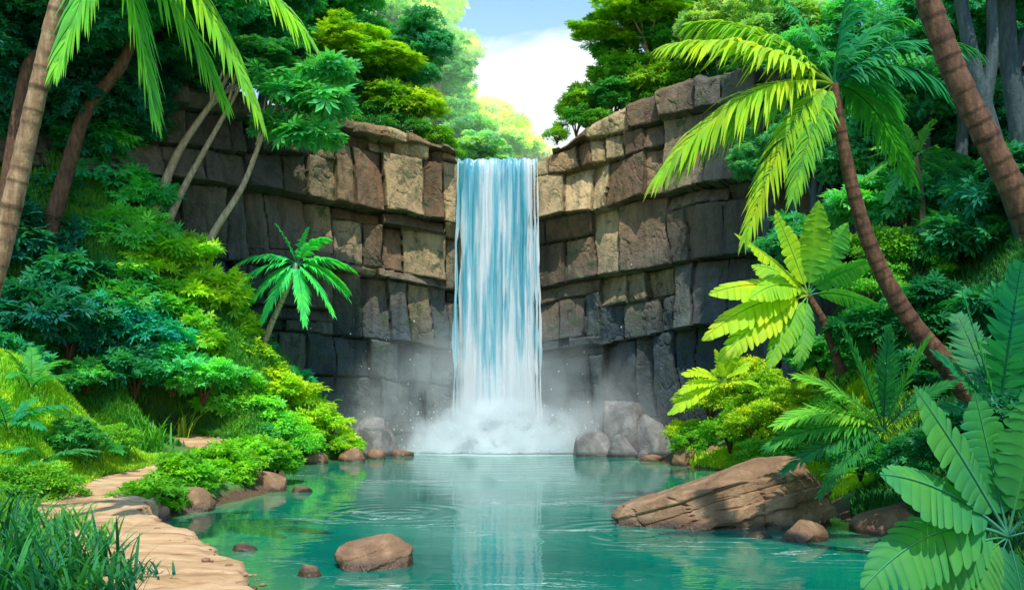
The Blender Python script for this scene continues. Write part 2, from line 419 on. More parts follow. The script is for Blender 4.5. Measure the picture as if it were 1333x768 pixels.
def height(x, y):
    x = np.asarray(x, float); y = np.asarray(y, float)
    sd = seg_dist(x, y, POOL, True)
    ins = inside(x, y, POOL)
    s = np.where(ins, -sd, sd)
    z = np.where(ins, np.maximum(-1.8, -.75 * sd - .02), .32 * sstep(sd, 0, .7) + .05 * np.minimum(sd, 8))
    out = sstep(s, 0.1, 2.2)
    hill = np.minimum(10.5, np.maximum(0, -x - 5.9) * 1.08) * sstep(y, 28.5, 34.5)
    hill = hill + np.minimum(8, np.maximum(0, -x - 13.5) * .95) * (1 - sstep(y, 28.5, 34.5))
    mound = 3.0 * np.exp(-((x + 13.2) / 2.3) ** 2 - ((y - 24.8) / 2.6) ** 2)
    mound = mound + 1.6 * np.exp(-((x + 9.6) / 1.7) ** 2 - ((y - 15.6) / 1.9) ** 2)
    mound = mound + .75 * np.exp(-((x + 6.9) / .9) ** 2 - ((y - 23.0) / 2.4) ** 2)
    right = np.minimum(13, np.maximum(0, x - 7.6) * 1.05 + np.maximum(0, x - 10.5) * .35) * sstep(y, 8, 13)
    right = right + 1.3 * np.exp(-((x - 7.6) / 1.4) ** 2 - ((y - 29.5) / 2.4) ** 2)
    right = right + .9 * np.exp(-((x - 6.6) / .9) ** 2 - ((y - 10.6) / 1.6) ** 2)
    z = z + (hill + mound + right) * out
    z = z + np.where(ins, 0, fbm(x * .5, y * .5, 0, 4, 3) * .35) * out
    pd = seg_dist(x, y, PATH, False)
    # the path is trodden into the slope
    pz = .30 + .018 * np.maximum(0, y - 13) + .06 * np.maximum(0, y - 26)
    k = (1 - sstep(pd, .9, 2.0)) * np.where(ins, 0, 1) * sstep(s, 0, .5)
    z = z * (1 - k) + pz * k
    cd = seg_dist(x, y, CLIFF, False)
    beh = inside(x, y, BEHIND)
    plate = rim(x) - .15 + .10 * np.maximum(0, cd - 3) + fbm(x * .3, y * .3, 1, 3, 9) * .5 * sstep(cd, 1, 4)
    stream = sstep(np.abs(x + .65), 1.3, 2.6)
    plate = np.where(np.abs(x + .65) < 2.6, plate * stream + (11.3 + .02 * cd) * (1 - stream), plate)
    z = np.where(beh, np.where(cd > 1.9, np.maximum(plate, z), z), z)
    return z
def G(x, y): return float(height(np.array([x]), np.array([y]))[0])

def hit(px, py, d0=8.0, d1=70.0):
    """where the line of sight through the pixel meets the ground"""
    d = np.arange(d0, d1, .05)
    x = (px - CX) / F * d; z = CAMH - (py - CY) / F * d
    g = height(x, d)
    k = np.nonzero(g >= z)[0]
    i = k[0] if len(k) else len(d) - 1
    return Vector((x[i], d[i], g[i]))

xs = np.concatenate([np.arange(-300, -45, 15), np.arange(-45, -20, 1.0), np.arange(-20, 20, .28), np.arange(20, 45, 1.0), np.arange(45, 301, 15)])
ys = np.concatenate([np.arange(-40, 6, 2.0), np.arange(6, 43, .28), np.arange(43, 90, 1.5), np.arange(90, 620, 25)])
X, Y = np.meshgrid(xs, ys)
Z = height(X.ravel(), Y.ravel())
nx, ny = len(xs), len(ys)
def grid_faces(nx, ny):
    i = np.arange((nx - 1) * (ny - 1)); r = i // (nx - 1); c = i % (nx - 1); a = r * nx + c
    return np.stack([a, a + 1, a + nx + 1, a + nx], 1)
ground = obj('ground', make_mesh('ground', np.stack([X.ravel(), Y.ravel(), Z], 1), grid_faces(nx, ny), smooth=True), M_GROUND)
ground['kind'] = 'structure'

# path: a strip laid on the ground with worn edges and low rock steps
def catmull(pts, n):
    pts = [np.array(p, float) for p in pts]
    ext = [2 * pts[0] - pts[1]] + pts + [2 * pts[-1] - pts[-2]]
    o = []
    m = len(pts) - 1
    for k in range(n):
        t = k / (n - 1) * m; i = min(int(t), m - 1); u = t - i
        p0, p1, p2, p3 = ext[i:i + 4]
        o.append(.5 * (2 * p1 + (p2 - p0) * u + (2 * p0 - 5 * p1 + 4 * p2 - p3) * u * u + (3 * p1 - p0 - 3 * p2 + p3) * u ** 3))
    return np.array(o)
n = 260; mcols = 33
pc = catmull([(*a, w) for a, w in zip(PATH, PATHW)], n)
tan = np.gradient(pc[:, :2], axis=0); tan /= np.linalg.norm(tan, axis=1)[:, None]
nor = np.stack([-tan[:, 1], tan[:, 0]], 1)
c = np.linspace(-1, 1, mcols)
edge = 1 + .34 * fbm(np.arange(n) * .09, 0, 0, 5, 5)[:, None] * (c[None, :] < 0) + .34 * fbm(np.arange(n) * .09, 9, 0, 5, 6)[:, None] * (c[None, :] >= 0)
PX = pc[:, 0, None] + nor[:, 0, None] * c * pc[:, 2, None] * edge
PY = pc[:, 1, None] + nor[:, 1, None] * c * pc[:, 2, None] * edge
PZ = height(PX.ravel(), PY.ravel()).reshape(PX.shape)
pz_mid = .30 + .018 * np.maximum(0, PY - 13) + .06 * np.maximum(0, PY - 26)
PZ = np.maximum(PZ, pz_mid * .9)
wob = PY + 1.5 * fbm(PX * .45, PY * .45, 0, 3, 11)
step = np.floor(wob / .75) * .75
fr = (wob - step) / .75
stp = .04 * sstep(vnoise(PX * .25, step * 3.1, 0, 44), -.1, .4)
PZ = PZ + .06 + stp * (sstep(fr, 0, .12) - fr) + .06 * fbm(PX * .9, PY * 1.3, 0, 5, 12)
PZ[:, 0] -= .35; PZ[:, -1] -= .35; PZ[:, 1] -= .04; PZ[:, -2] -= .04
path = obj('path', make_mesh('path', np.stack([PX.ravel(), PY.ravel(), PZ.ravel()], 1), grid_faces(mcols, n), smooth=True), M_PATH)
path['kind'] = 'structure'

# pool
wx = np.arange(-9, 9.6, .25); wy = np.arange(-12, 42, .25)
WX, WY = np.meshgrid(wx, wy)
sd = seg_dist(WX.ravel(), WY.ravel(), POOL, True) * np.where(inside(WX.ravel(), WY.ravel(), POOL), 1, 0)
pool = obj('pool_water', make_mesh('pool_water', np.stack([WX.ravel(), WY.ravel(), np.zeros(WX.size)], 1), grid_faces(len(wx), len(wy)), f=np.clip(sd / 3, 0, 1), smooth=True), M_WATER)
pool['kind'] = 'structure'

# ------------------------------------------------------------------ cliff
def build_cliff():
    L = catmull(CLIFF, 4000)
    sl = np.concatenate([[0], np.cumsum(np.linalg.norm(np.diff(L, axis=0), axis=1))])
    tot = sl[-1]
    i0 = sl[np.argmin(np.abs(L[:, 0] + 17))]; i1 = sl[np.argmin(np.abs(L[:, 0] - 17))]
    us = np.concatenate([np.arange(0, i0, .5), np.arange(i0, i1, .055), np.arange(i1, tot, .5)])
    bx = np.interp(us, sl, L[:, 0]); by = np.interp(us, sl, L[:, 1])
    tx = np.gradient(bx, us); ty = np.gradient(by, us); ln = np.hypot(tx, ty); ox, oy = ty / ln, -tx / ln   # outward (towards the pool)
    nz = 250
    ts = np.linspace(0, 1, nz)
    U = np.repeat(us[:, None], nz, 1); BX = np.repeat(bx[:, None], nz, 1); BY = np.repeat(by[:, None], nz, 1)
    rm = rim(bx)
    k = 9
    rm_s = np.convolve(np.pad(rm, k, mode='edge'), np.ones(2 * k + 1) / (2 * k + 1), 'valid')
    rm_s = rm_s + .16 * fbm(us * .9, 3, 0, 4, 41) * (np.abs(bx + .65) > 1.7)
    ZZ = -1.2 + ts[None, :] * (rm_s[:, None] + 1.2)
    # bedding planes sag and swell along the wall and climb away from the fall
    ax = np.abs(BX + .65)
    sag = .35 * fbm(U * .13, 0, ZZ * .05, 3, 21) + .14 * fbm(U * .6, 0, ZZ * .4, 3, 22) + .12 * np.minimum(ax, 8) * sstep(ZZ, 0, 5)
    Zc = ZZ - sag
    Uc = U + .14 * fbm(U * .8, 5, ZZ * .8, 3, 23) + .04 * ZZ
    r = np.random.default_rng(33)
    disp = np.zeros(Zc.shape).ravel(); dist = np.full(Zc.size, 9.0); bid = np.zeros(Zc.size, int); jst = np.ones(Zc.size)
    uf, zf = Uc.ravel(), Zc.ravel()
    seams = np.cumsum(r.uniform(2.6, 6.5, 60)) - 4
    sg = np.searchsorted(seams, uf)
    nb = 0
    LEDGE = np.array([-4, .6, 3.9, 6.5, 9.2, 12.0, 18])
    for q in np.unique(sg):
        m = np.nonzero(sg == q)[0]
        u0 = seams[q - 1] if q > 0 else -8; u1 = seams[min(q, len(seams) - 1)]
        cuts = [-4.0]
        for za, zb in zip(LEDGE[:-1], LEDGE[1:]):           # courses between two ledges
            z0 = za
            while zb - z0 > 1.0:
                hgt_ = r.uniform(.3, .6) if r.uniform() < .25 else r.uniform(1.3, 3.0)
                if zb - z0 - hgt_ < .25: break
                z0 += hgt_; cuts.append(z0)
            cuts.append(zb)
        cuts = np.array(cuts); ci = np.clip(np.searchsorted(cuts, zf[m]) - 1, 0, len(cuts) - 2)
        for c_ in np.unique(ci):
            k = m[ci == c_]; h_ = cuts[c_ + 1] - cuts[c_]
            e = [u0]
            while e[-1] < u1 - .5: e.append(e[-1] + (r.uniform(.6, 1.9) if h_ > .7 else r.uniform(1.0, 3.2)))
            e[-1] = u1
            e = np.array(e) if len(e) > 1 else np.array([u0, u1])
            bi = np.clip(np.searchsorted(e, uf[k]) - 1, 0, len(e) - 2)
            off = r.uniform(-.26, .26, len(e)); tl = r.uniform(-.28, .28, len(e)); sl_ = r.uniform(-.22, .22, len(e)); js = r.uniform(.15, 1.0, len(e))
            lu, hu = e[bi], e[bi + 1]
            dv = np.minimum(uf[k] - lu, hu - uf[k]); dh = np.minimum(zf[k] - cuts[c_], cuts[c_ + 1] - zf[k])
            dist[k] = np.minimum(dv * 1.2, dh); jst[k] = js[bi]
            disp[k] = off[bi] + tl[bi] * ((uf[k] - lu) / (hu - lu + 1e-6) - .5) * 2 + sl_[bi] * ((zf[k] - cuts[c_]) / h_ - .5) * 2
            bid[k] = nb + bi; nb += len(e)
    li = np.clip(np.searchsorted(LEDGE, zf) - 1, 0, len(LEDGE) - 2)
    ph = (zf - LEDGE[li]) / (LEDGE[li + 1] - LEDGE[li])
    amp = np.array([.1, .55, 1.0, 1.45, 1.2, .5, .4])[li]
    amp = amp * (.25 + 1.1 * np.clip(vnoise(uf * .30, li * 3.7, 0, 91) + .4, 0, 1))
    disp = disp + amp * (.55 - 1.0 * ph ** .7) + .05 * li
    disp = disp.reshape(Zc.shape); dist = dist.reshape(Zc.shape); bid = bid.reshape(Zc.shape); jst = jst.reshape(Zc.shape)
    under = np.exp(-((1 - ph) * 6) ** 2).reshape(Zc.shape)
    fade = 1 - .8 * np.exp(-((BX + .65) / 1.6) ** 4)         # smooth, water-worn behind the fall
    joint = (np.exp(-(dist / .03) ** 2) * .22 + np.exp(-(dist / .09) ** 2) * .04) * jst
    rough = .16 * fbm(U * 1.4, 1, ZZ * .9, 5, 24) + .35 * fbm(U * .22, 2, ZZ * .16, 3, 25)
    chip = np.abs(fbm(U * 1.1 + 7, ZZ * .55, 3, 4, 27)); rough = rough - .10 * np.exp(-(chip / .03) ** 2) * .5
    D = (disp - joint) * fade + rough + .10 * (ZZ - 7) - .5 * np.exp(-((BX + .65) / 1.5) ** 4)
    # crown of the rim rolls back
    top = sstep(ZZ, rm_s[:, None] - .35, rm_s[:, None] + .02)
    D = D - .45 * top ** 2
    VX = BX + ox[:, None] * D; VY = BY + oy[:, None] * D
    cap = np.stack([bx - ox * 3.0, by - oy * 3.0, rm_s - .10], 1)
    V = np.concatenate([np.stack([VX, VY, ZZ], 2), cap[:, None, :]], 1)
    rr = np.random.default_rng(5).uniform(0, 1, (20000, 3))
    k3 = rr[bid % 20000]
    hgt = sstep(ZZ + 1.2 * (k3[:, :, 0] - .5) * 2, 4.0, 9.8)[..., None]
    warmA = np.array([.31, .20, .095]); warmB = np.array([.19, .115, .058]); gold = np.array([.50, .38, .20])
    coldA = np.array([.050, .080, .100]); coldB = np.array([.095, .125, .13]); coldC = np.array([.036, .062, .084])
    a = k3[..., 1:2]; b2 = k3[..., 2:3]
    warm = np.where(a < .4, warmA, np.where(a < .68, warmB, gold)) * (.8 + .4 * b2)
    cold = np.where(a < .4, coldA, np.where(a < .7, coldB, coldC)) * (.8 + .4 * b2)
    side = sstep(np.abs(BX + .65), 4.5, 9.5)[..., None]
    wf = hgt * (1 - .7 * side)  # block tints, with the sunlit rim near the fall painted brighter too
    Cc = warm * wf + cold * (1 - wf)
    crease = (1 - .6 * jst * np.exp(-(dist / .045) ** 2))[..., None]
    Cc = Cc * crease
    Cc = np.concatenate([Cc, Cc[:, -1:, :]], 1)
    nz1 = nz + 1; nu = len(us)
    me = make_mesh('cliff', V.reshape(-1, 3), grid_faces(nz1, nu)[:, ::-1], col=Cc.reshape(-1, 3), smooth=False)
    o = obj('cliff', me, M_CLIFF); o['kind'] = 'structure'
build_cliff()

# ------------------------------------------------------------------ waterfall
fx0, fx1 = -2.08, .82
def build_fall():
    t = thing('waterfall', 'tall turquoise and white waterfall plunging from the cliff notch into the pool', 'waterfall', (-.63, 39.3, 0))
    def sheet(xa, xb, nxs, front, seed, ztop=11.78, zbot=-.05, spread=.12):
        u = np.linspace(0, 1, nxs); prof = []
        for k in range(8): prof.append((2.6 - k * .28, ztop + .02))
        for k in range(8):
            a = k / 7 * R(84); prof.append((.62 - math.sin(a) * .5, ztop + .02 - (1 - math.cos(a)) * .5))
        zs = np.linspace(ztop - .6, zbot, 90)
        for z in zs: prof.append((.10 - .25 * (1 - (z - zbot) / (ztop - zbot)), z))
        prof = np.array(prof)
        UU, K = np.meshgrid(u, np.arange(len(prof)))
        zz = prof[K, 1]; yy = prof[K, 0] + .0
        wide = 1 + spread * (1 - np.clip(zz / ztop, 0, 1))
        xx = (xa + (xb - xa) * UU); xc = (fx0 + fx1) / 2
        xx = (xx - xc) * wide
        xx = xx + .10 * fbm(UU * 2 + seed, 0, zz * .45, 4, 61) * sstep(11.7 - zz, 0, 3) + (UU - .5) * .22 * fbm(seed, UU.round() * 5, zz * .5, 4, 66) * sstep(11.7 - zz, 0, 2)
        zz = zz + .10 * fbm(xx * 2.4 + 3, 0, 0, 3, 67) * (zz > ztop - .7)
        ridge = .13 * fbm(xx * 3.2 + seed, 0, zz * .06, 3, 62) + .05 * fbm(xx * 11, 0, zz * .25, 2, 63)
        edge = np.minimum(UU, 1 - UU) * (xb - xa)
        yy = yy - ridge - front + .25 * np.exp(-(edge / .12) ** 2) 
        return make_mesh('water_sheet', np.stack([xx.ravel(), yy.ravel(), zz.ravel()], 1), grid_faces(nxs, len(prof)), smooth=True)
    obj('water_sheet', sheet(fx0, fx1, 120, 0, 0), M_FALL, t)
    for q, (a, w, zb) in enumerate([(.10, .10, .1), (.30, .16, .1), (.47, .20, .1), (.60, .10, .1), (.70, .18, .1), (.88, .12, .1), (.955, .07, .1), (-.022, .03, .1), (1.022, .035, .1), (1.06, .014, .1)]):
        xa = fx0 + (fx1 - fx0) * (a - w / 2); xb = fx0 + (fx1 - fx0) * (a + w / 2)
        obj('strand', sheet(xa, xb, 18, .16 + .02 * q, q * 7 + 3, 11.80, zb, .12), M_STRAND, t)
    # airborne drops around the foot
    bm = bmesh.new(); bmesh.ops.create_icosphere(bm, subdivisions=1, radius=1)
    tv = np.array([v.co[:] for v in bm.verts]); tf = np.array([[v.index for v in f.verts] for f in bm.faces]); bm.free()
    g = Geo(); r = np.random.default_rng(12)
    def drops(n, sx, zs, s0, s1, pw):
        for k in range(n):
            h = abs(r.normal(0, zs)); x = r.normal(0, sx) * (1 + .2 * h); y = -r.uniform(.1, 1.6)
            s = s0 + (s1 - s0) * r.uniform() ** pw
            g.add(tv * s * np.array([1, 1, r.uniform(.9, 1.5)]) + np.array([x, y, h + .05]), tf)
    drops(2600, 1.5, .8, .006, .036, 3)
    drops(420, 2.4, 2.8, .006, .030, 4)
    o = obj('spray_drops', g.mesh('spray_drops', True), M_DROP, t); o['kind'] = 'stuff'
    # lumpy boiling foam at the foot
    g = Geo()
    bm = bmesh.new(); bmesh.ops.create_icosphere(bm, subdivisions=3, radius=1)
    tv3 = np.array([v.co[:] for v in bm.verts]); tf3 = np.array([[v.index for v in f.verts] for f in bm.faces]); bm.free()
    for k in range(150):
        x = r.normal(0, 1.25); s = r.uniform(.06, .24) * math.exp(-(x / 2.4) ** 2) + .05
        c0 = np.array([x, -.25 - r.uniform(0, .8), r.uniform(0, .35) * math.exp(-(x / 1.8) ** 2)])
        nn = 1 + .45 * fbm(tv3[:, 0] * 2.2 + k, tv3[:, 1] * 2.2, tv3[:, 2] * 2.2, 3, 71)
        g.add(tv3 * nn[:, None] * np.array([1.2, 1, .8]) * s + c0, tf3)
    o = obj('foam', g.mesh('foam', True), M_DROP, t); o['kind'] = 'stuff'
build_fall()

def mist(name, label, cx, cy, sx, sy, sz, dens, nscale, thr, seed):
    bm = bmesh.new(); bmesh.ops.create_icosphere(bm, subdivisions=4, radius=1)
    v = np.array([q.co[:] for q in bm.verts]); f = np.array([[q.index for q in ff.verts] for ff in bm.faces]); bm.free()
    v[:, 2] = np.maximum(v[:, 2], 0.012)
    v = v * (1 + .34 * fbm(v[:, 0] * 2.4, v[:, 1] * 2 + seed, v[:, 2] * 2.4, 4, seed))[:, None]
    v = v * np.array([sx, sy, sz])
    v[:, 2] = np.maximum(v[:, 2], 0.02)
    o = obj(name, make_mesh(name, v, f, smooth=True), mist_material(name, dens, (sx, sy), sz, nscale, thr))
    o.location = (cx, cy, 0)
    tag(o, label, 'mist', kind='stuff')
mist('spray_cloud', 'dense white spray cloud boiling up at the foot of the waterfall', -.6, 38.6, 4.3, 1.1, 2.6, 26.0, 1.15, .38, 3)
mist('mist', 'thin bluish mist drifting along the foot of the cliff', -.5, 38.2, 9.0, 1.6, 6.8, 1.15, .38, .37, 8)

# ------------------------------------------------------------------ leaf templates
T_SIMPLE = (np.array([[0, 0, 0], [-.24, .42, .07], [0, .48, 0], [.24, .42, .07], [0, 1, -.10]]), np.array([[0, 2, 1], [0, 3, 2], [1, 2, 4], [2, 3, 4]]))
def lobed(nl, depth):
    V = [[0, .18, 0]]; T = []
    angs = np.linspace(-2.2, 2.2, nl)
    for i, a in enumerate(angs):
        l = .82 * (1 - .28 * abs(a) / 2.2)
        V.append([math.sin(a) * l, .18 + math.cos(a) * l, -.16 * l])
        for s in (-.5, .5):
            da = s * (angs[1] - angs[0]); l2 = l * (.62 if depth < .5 else .55)
            V.append([math.sin(a + da * .75) * l2, .18 + math.cos(a + da * .75) * l2, -.02])
        k = 1 + i * 3
        T += [[0, k, k + 1], [0, k + 2, k]]
    return np.array(V), np.array(T)
T_LOBED = lobed(7, .4)
T_STAR = lobed(5, .6)

def orient(T, p, d, n, s):
    """place template copies: d leaf direction, n leaf normal, s size"""
    V, Fc = T
    d = d / np.linalg.norm(d, axis=1)[:, None]
    n = n - d * np.sum(n * d, 1)[:, None]; n = n / (np.linalg.norm(n, axis=1)[:, None] + 1e-9)
    x = np.cross(d, n)
    out = p[:, None, :] + s[:, None, None] * (V[None, :, 0, None] * x[:, None, :] + V[None, :, 1, None] * d[:, None, :] + V[None, :, 2, None] * n[:, None, :])
    k = len(V)
    F2 = Fc[None] + (np.arange(len(p)) * k)[:, None, None]
    return out.reshape(-1, 3), F2.reshape(-1, Fc.shape[1])

def sph(r, n):
    v = r.normal(0, 1, (n, 3)); return v / np.linalg.norm(v, axis=1)[:, None]

def foliage(name, seed, rad, nclump, nleaf, size, T, clump=.34, low=-.25, fill=.55, sizevar=.5, ragged=.25):
    """crown made of leaf sprays: clumps spread through an uneven ellipsoid, each a dome of leaves"""
    r = np.random.default_rng(seed)
    rad = np.array(rad, float)
    u = sph(r, nclump * 3); u = u[u[:, 2] > low][:nclump]
    k = len(u)
    rr = r.uniform(fill, 1, k)
    lump = 1 + ragged * fbm(u[:, 0] * 1.7 + seed, u[:, 1] * 1.7, u[:, 2] * 1.7, 2, seed)
    C = u * (rr * lump)[:, None] * rad
    cr = clump * rad.mean() * r.uniform(.6, 1.25, k)
    idx = np.repeat(np.arange(k), nleaf)
    v = sph(r, len(idx)); v[:, 2] = np.where(r.uniform(0, 1, len(idx)) < .75, np.abs(v[:, 2]), v[:, 2])
    sh = r.uniform(.45, 1.05, len(idx))
    p = C[idx] + v * (sh * cr[idx])[:, None] * np.array([1.1, 1.1, .62])
    o = v * .7 + u[idx] * .5
    nrm = o + np.array([0, 0, .75]) + r.normal(0, .28, o.shape)
    d = o * np.array([1, 1, .35]) + np.array([0, 0, -.15]) + r.normal(0, .45, o.shape)
    s = size * (1 - sizevar / 2 + sizevar * r.uniform(0, 1, len(idx)))
    V, Fc = orient(T, p, d, nrm, s)
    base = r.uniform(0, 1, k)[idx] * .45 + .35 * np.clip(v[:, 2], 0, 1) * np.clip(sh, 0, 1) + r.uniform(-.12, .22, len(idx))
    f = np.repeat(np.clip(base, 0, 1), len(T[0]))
    return make_mesh(name, V, Fc, f=f)

# ------------------------------------------------------------------ trunks and branches
def tube(g, pts, r0, r1, seg=10, n=40, ring=0.0, ringh=.22, flare=0.0, seed=0, wob=.05, fixed=None):
    c = catmull(pts, n)
    T = np.gradient(c, axis=0); T /= np.linalg.norm(T, axis=1)[:, None]
    ref = np.array([0, 1.0, 0]) if abs(T[:, 1]).mean() < .8 else np.array([1.0, 0, 0])
    A = np.cross(T, ref); A /= np.linalg.norm(A, axis=1)[:, None]; B = np.cross(T, A)
    s = np.concatenate([[0], np.cumsum(np.linalg.norm(np.diff(c, axis=0), axis=1))])
    t = s / s[-1]
    rad = r0 + (r1 - r0) * t
    rad = rad + flare * r0 * np.exp(-t * 9)
    f = np.zeros(n)
    if ring:
        ph = (s + .06 * np.sin(s * 7.3 + seed)) / ringh
        fr = ph - np.floor(ph)
        rad = rad * (1 + ring * (1 - fr) - ring * .5)
        f = np.where(fr < .2, 1.0, 0.0) * np.clip(.75 + .5 * np.sin(np.floor(ph) * 5.1 + seed), .2, 1)
    a = np.linspace(0, 2 * np.pi, seg, endpoint=False)
    w = 1 + wob * fbm(np.cos(a)[None, :] * 1.3 + seed, np.sin(a)[None, :] * 1.3, s[:, None] * 1.5, 3, 80)
    V = c[:, None, :] + (rad[:, None] * w)[:, :, None] * (np.cos(a)[None, :, None] * A[:, None, :] + np.sin(a)[None, :, None] * B[:, None, :])
    V = V.reshape(-1, 3)
    Q = []
    for i in range(n - 1):
        for j in range(seg):
            j2 = (j + 1) % seg
            Q.append([i * seg + j, i * seg + j2, (i + 1) * seg + j2, (i + 1) * seg + j])
    V = np.concatenate([V, c[-1:], c[:1]])
    Tt = [[(n - 1) * seg + j, (n - 1) * seg + (j + 1) % seg, n * seg] for j in range(seg)]
    Tt += [[(j + 1) % seg, j, n * seg + 1] for j in range(seg)]
    g.add(V, np.array(Tt), np.array(Q), np.concatenate([np.repeat(f, seg), [0, 0]]))
    return c

# ------------------------------------------------------------------ fronds and broad leaves (base at the origin)
def unit(v): v = np.asarray(v, float); return v / np.linalg.norm(v)
def frame_curve(d0, L, g, n, t0=0.0, curl=0.0):
    t = np.linspace(t0, 1, n)
    p = L * (t[:, None] * d0 + (t ** 2)[:, None] * np.array([0, 0, -g]) + (t ** 3)[:, None] * np.array([0, 0, -curl]))
    T = np.gradient(p, axis=0); T /= np.linalg.norm(T, axis=1)[:, None]
    s = np.cross(d0, [0, 0, 1.0])
    if np.linalg.norm(s) < .15: s = np.array([0, 1.0, 0])
    s = unit(s)
    return t, p, T, s
def rot_about(v, T, a):
    return v * math.cos(a) + np.cross(T, v) * math.sin(a) + T * (np.sum(T * v, -1, keepdims=True)) * (1 - math.cos(a))

def frond_geo(d0, L, g=.5, n=44, ll=.32, lw=.026, droop=.5, roll=0, seed=0, vee=.25, start=.12, rach=.018, curl=0.0, sweep0=30, sweep1=65, tone=.5):
    """feather leaf: tapering rachis and two rows of drooping leaflets. ll, lw, rach relative to L"""
    r = np.random.default_rng(seed); G_ = Geo(); d0 = unit(d0)
    t, p, T, s = frame_curve(d0, L, g, n + 1, 0, curl)
    S = np.repeat(s[None], n + 1, 0); S = rot_about(S, T, -R(roll)); Nn = np.cross(S, T)
    tube(G_, p[::4].tolist() + [p[-1].tolist()], rach * L * .5, rach * L * .1, 5, 16)
    V = []; Q = []; Tt = []; f = []; c = 0
    for i in range(n + 1):
        ti = t[i]
        if ti < start: continue
        q = (ti - start) / (1 - start)
        lp = (min(1, .45 + q * 2.2)) * (1 - .62 * q ** 2.2)
        l = ll * L * lp * r.uniform(.88, 1.08)
        sw = R(sweep0 + (sweep1 - sweep0) * q + r.normal(0, 4))
        for sd in (-1, 1):
            d = S[i] * sd * math.cos(sw) + T[i] * math.sin(sw) + Nn[i] * (vee + r.normal(0, .07))
            d = unit(d); dr = droop * r.uniform(.75, 1.25)
            wv = unit(np.cross(d, Nn[i])); w = lw * L * r.uniform(.85, 1.1)
            ts_ = unit(d + np.array([0, 0, -dr]) * .9)
            b = p[i]
            pts = [b + l * (v * d + v * v * np.array([0, 0, -dr])) / (1 + .35 * dr) for v in (0, .3, .65, 1)]
            fs = tone + r.uniform(-.25, .25)
            for v, pp, ww in zip((0, .3, .65), pts, (.35, 1, .7)):
                V += [pp - wv * w * ww * .5, pp + wv * w * ww * .5]; f += [fs + .12 * v, fs + .12 * v]
            V.append(pts[3]); f.append(fs + .2)
            Q += [[c, c + 1, c + 3, c + 2], [c + 2, c + 3, c + 5, c + 4]]; Tt.append([c + 4, c + 5, c + 6]); c += 7
    G_.add(V, np.array(Tt), np.array(Q), np.clip(f, 0, 1))
    return G_

def blade_geo(d0, L, g=.4, W=.2, n=26, roll=0, seed=0, droop=.35, tear=.25, notch=.14, fold=.18, stalk=.12, curl=0.0, tone=.5, wave=.03, peak=.75):
    """broad leaf with side veins and a torn, scalloped edge"""
    r = np.random.default_rng(seed); G_ = Geo(); d0 = unit(d0)
    t, p, T, s = frame_curve(d0, L, g, 121, 0, curl)
    S = np.repeat(s[None], 121, 0); S = rot_about(S, T, -R(roll)); Nn = np.cross(S, T)
    def at(tt):
        x = np.clip(tt, 0, 1) * 120; i = min(int(x), 119); u = x - i
        return p[i] * (1 - u) + p[i + 1] * u, S[i], T[i], Nn[i]
    V = []; Q = []; f = []; c = 0
    cols = (0, .28, .55, .8, 1.0); m = len(cols)
    frs = (0, .12, .3, .55, .8, .9, 1.0)
    for sd in (-1, 1):
        prev_t = notch * r.uniform(.5, 1); tks = np.cumsum(np.concatenate([[0], r.uniform(.55, 1.5, n)])); tks = stalk + (1 - stalk) * tks / tks[-1]
        for k in range(n):
            ta, tb = tks[k], tks[k + 1]
            torn = r.uniform() < tear
            next_t = r.uniform(.35, .6) if torn else notch * r.uniform(.4, 1.2)
            size = r.uniform(.93, 1.05); fs = tone + r.uniform(-.08, .08); lift = wave * math.sin(k * .9 + seed) + r.normal(0, wave * .12)
            for fr in frs:
                tt = ta + (tb - ta) * fr
                q = (tt - stalk) / (1 - stalk)
                cut = prev_t * max(0, 1 - fr / .45) ** 1.3 + next_t * max(0, (fr - .80) / .20) ** 1.5
                w = W * L * max(.0, math.sin(math.pi * min(1, q) ** peak)) ** .75 * size * (1 - cut) * (1 + .06 * fr)
                b, s_, t_, n_ = at(tt)
                puff = math.sin(math.pi * fr) * .035 * W * L
                for v in cols:
                    fw = .50 * w * v
                    pos = b + s_ * sd * w * v * math.cos(fold) + t_ * fw + n_ * (w * v * fold + lift * L * v + puff * v) + np.array([0, 0, -droop * w * v * v])
                    V.append(pos); f.append(fs + (.22 if v == 0 else 0) + (-.16 if fr in (0, 1.0) else .04) + .08 * math.sin(math.pi * fr))
            for e in range(len(frs) - 1):
                for v in range(m - 1):
                    q_ = c + e * m + v
                    Q.append([q_, q_ + 1, q_ + m + 1, q_ + m] if sd > 0 else [q_, q_ + m, q_ + m + 1, q_ + 1])
            c += m * len(frs); prev_t = next_t
    G_.add(V, None, np.array(Q), np.clip(f, 0, 1))
    rib = Geo(); pr = p + Nn * .006 * L
    tube(rib, pr[::10].tolist() + [pr[-1].tolist()], .0095 * L, .002 * L, 6, 24)
    return G_, rib

def sdir(th, dy=0.0):
    """direction with angle th in the picture plane (0 right, 90 up) and depth part dy (negative is towards the viewer)"""
    return unit([math.cos(R(th)), dy, math.sin(R(th))])

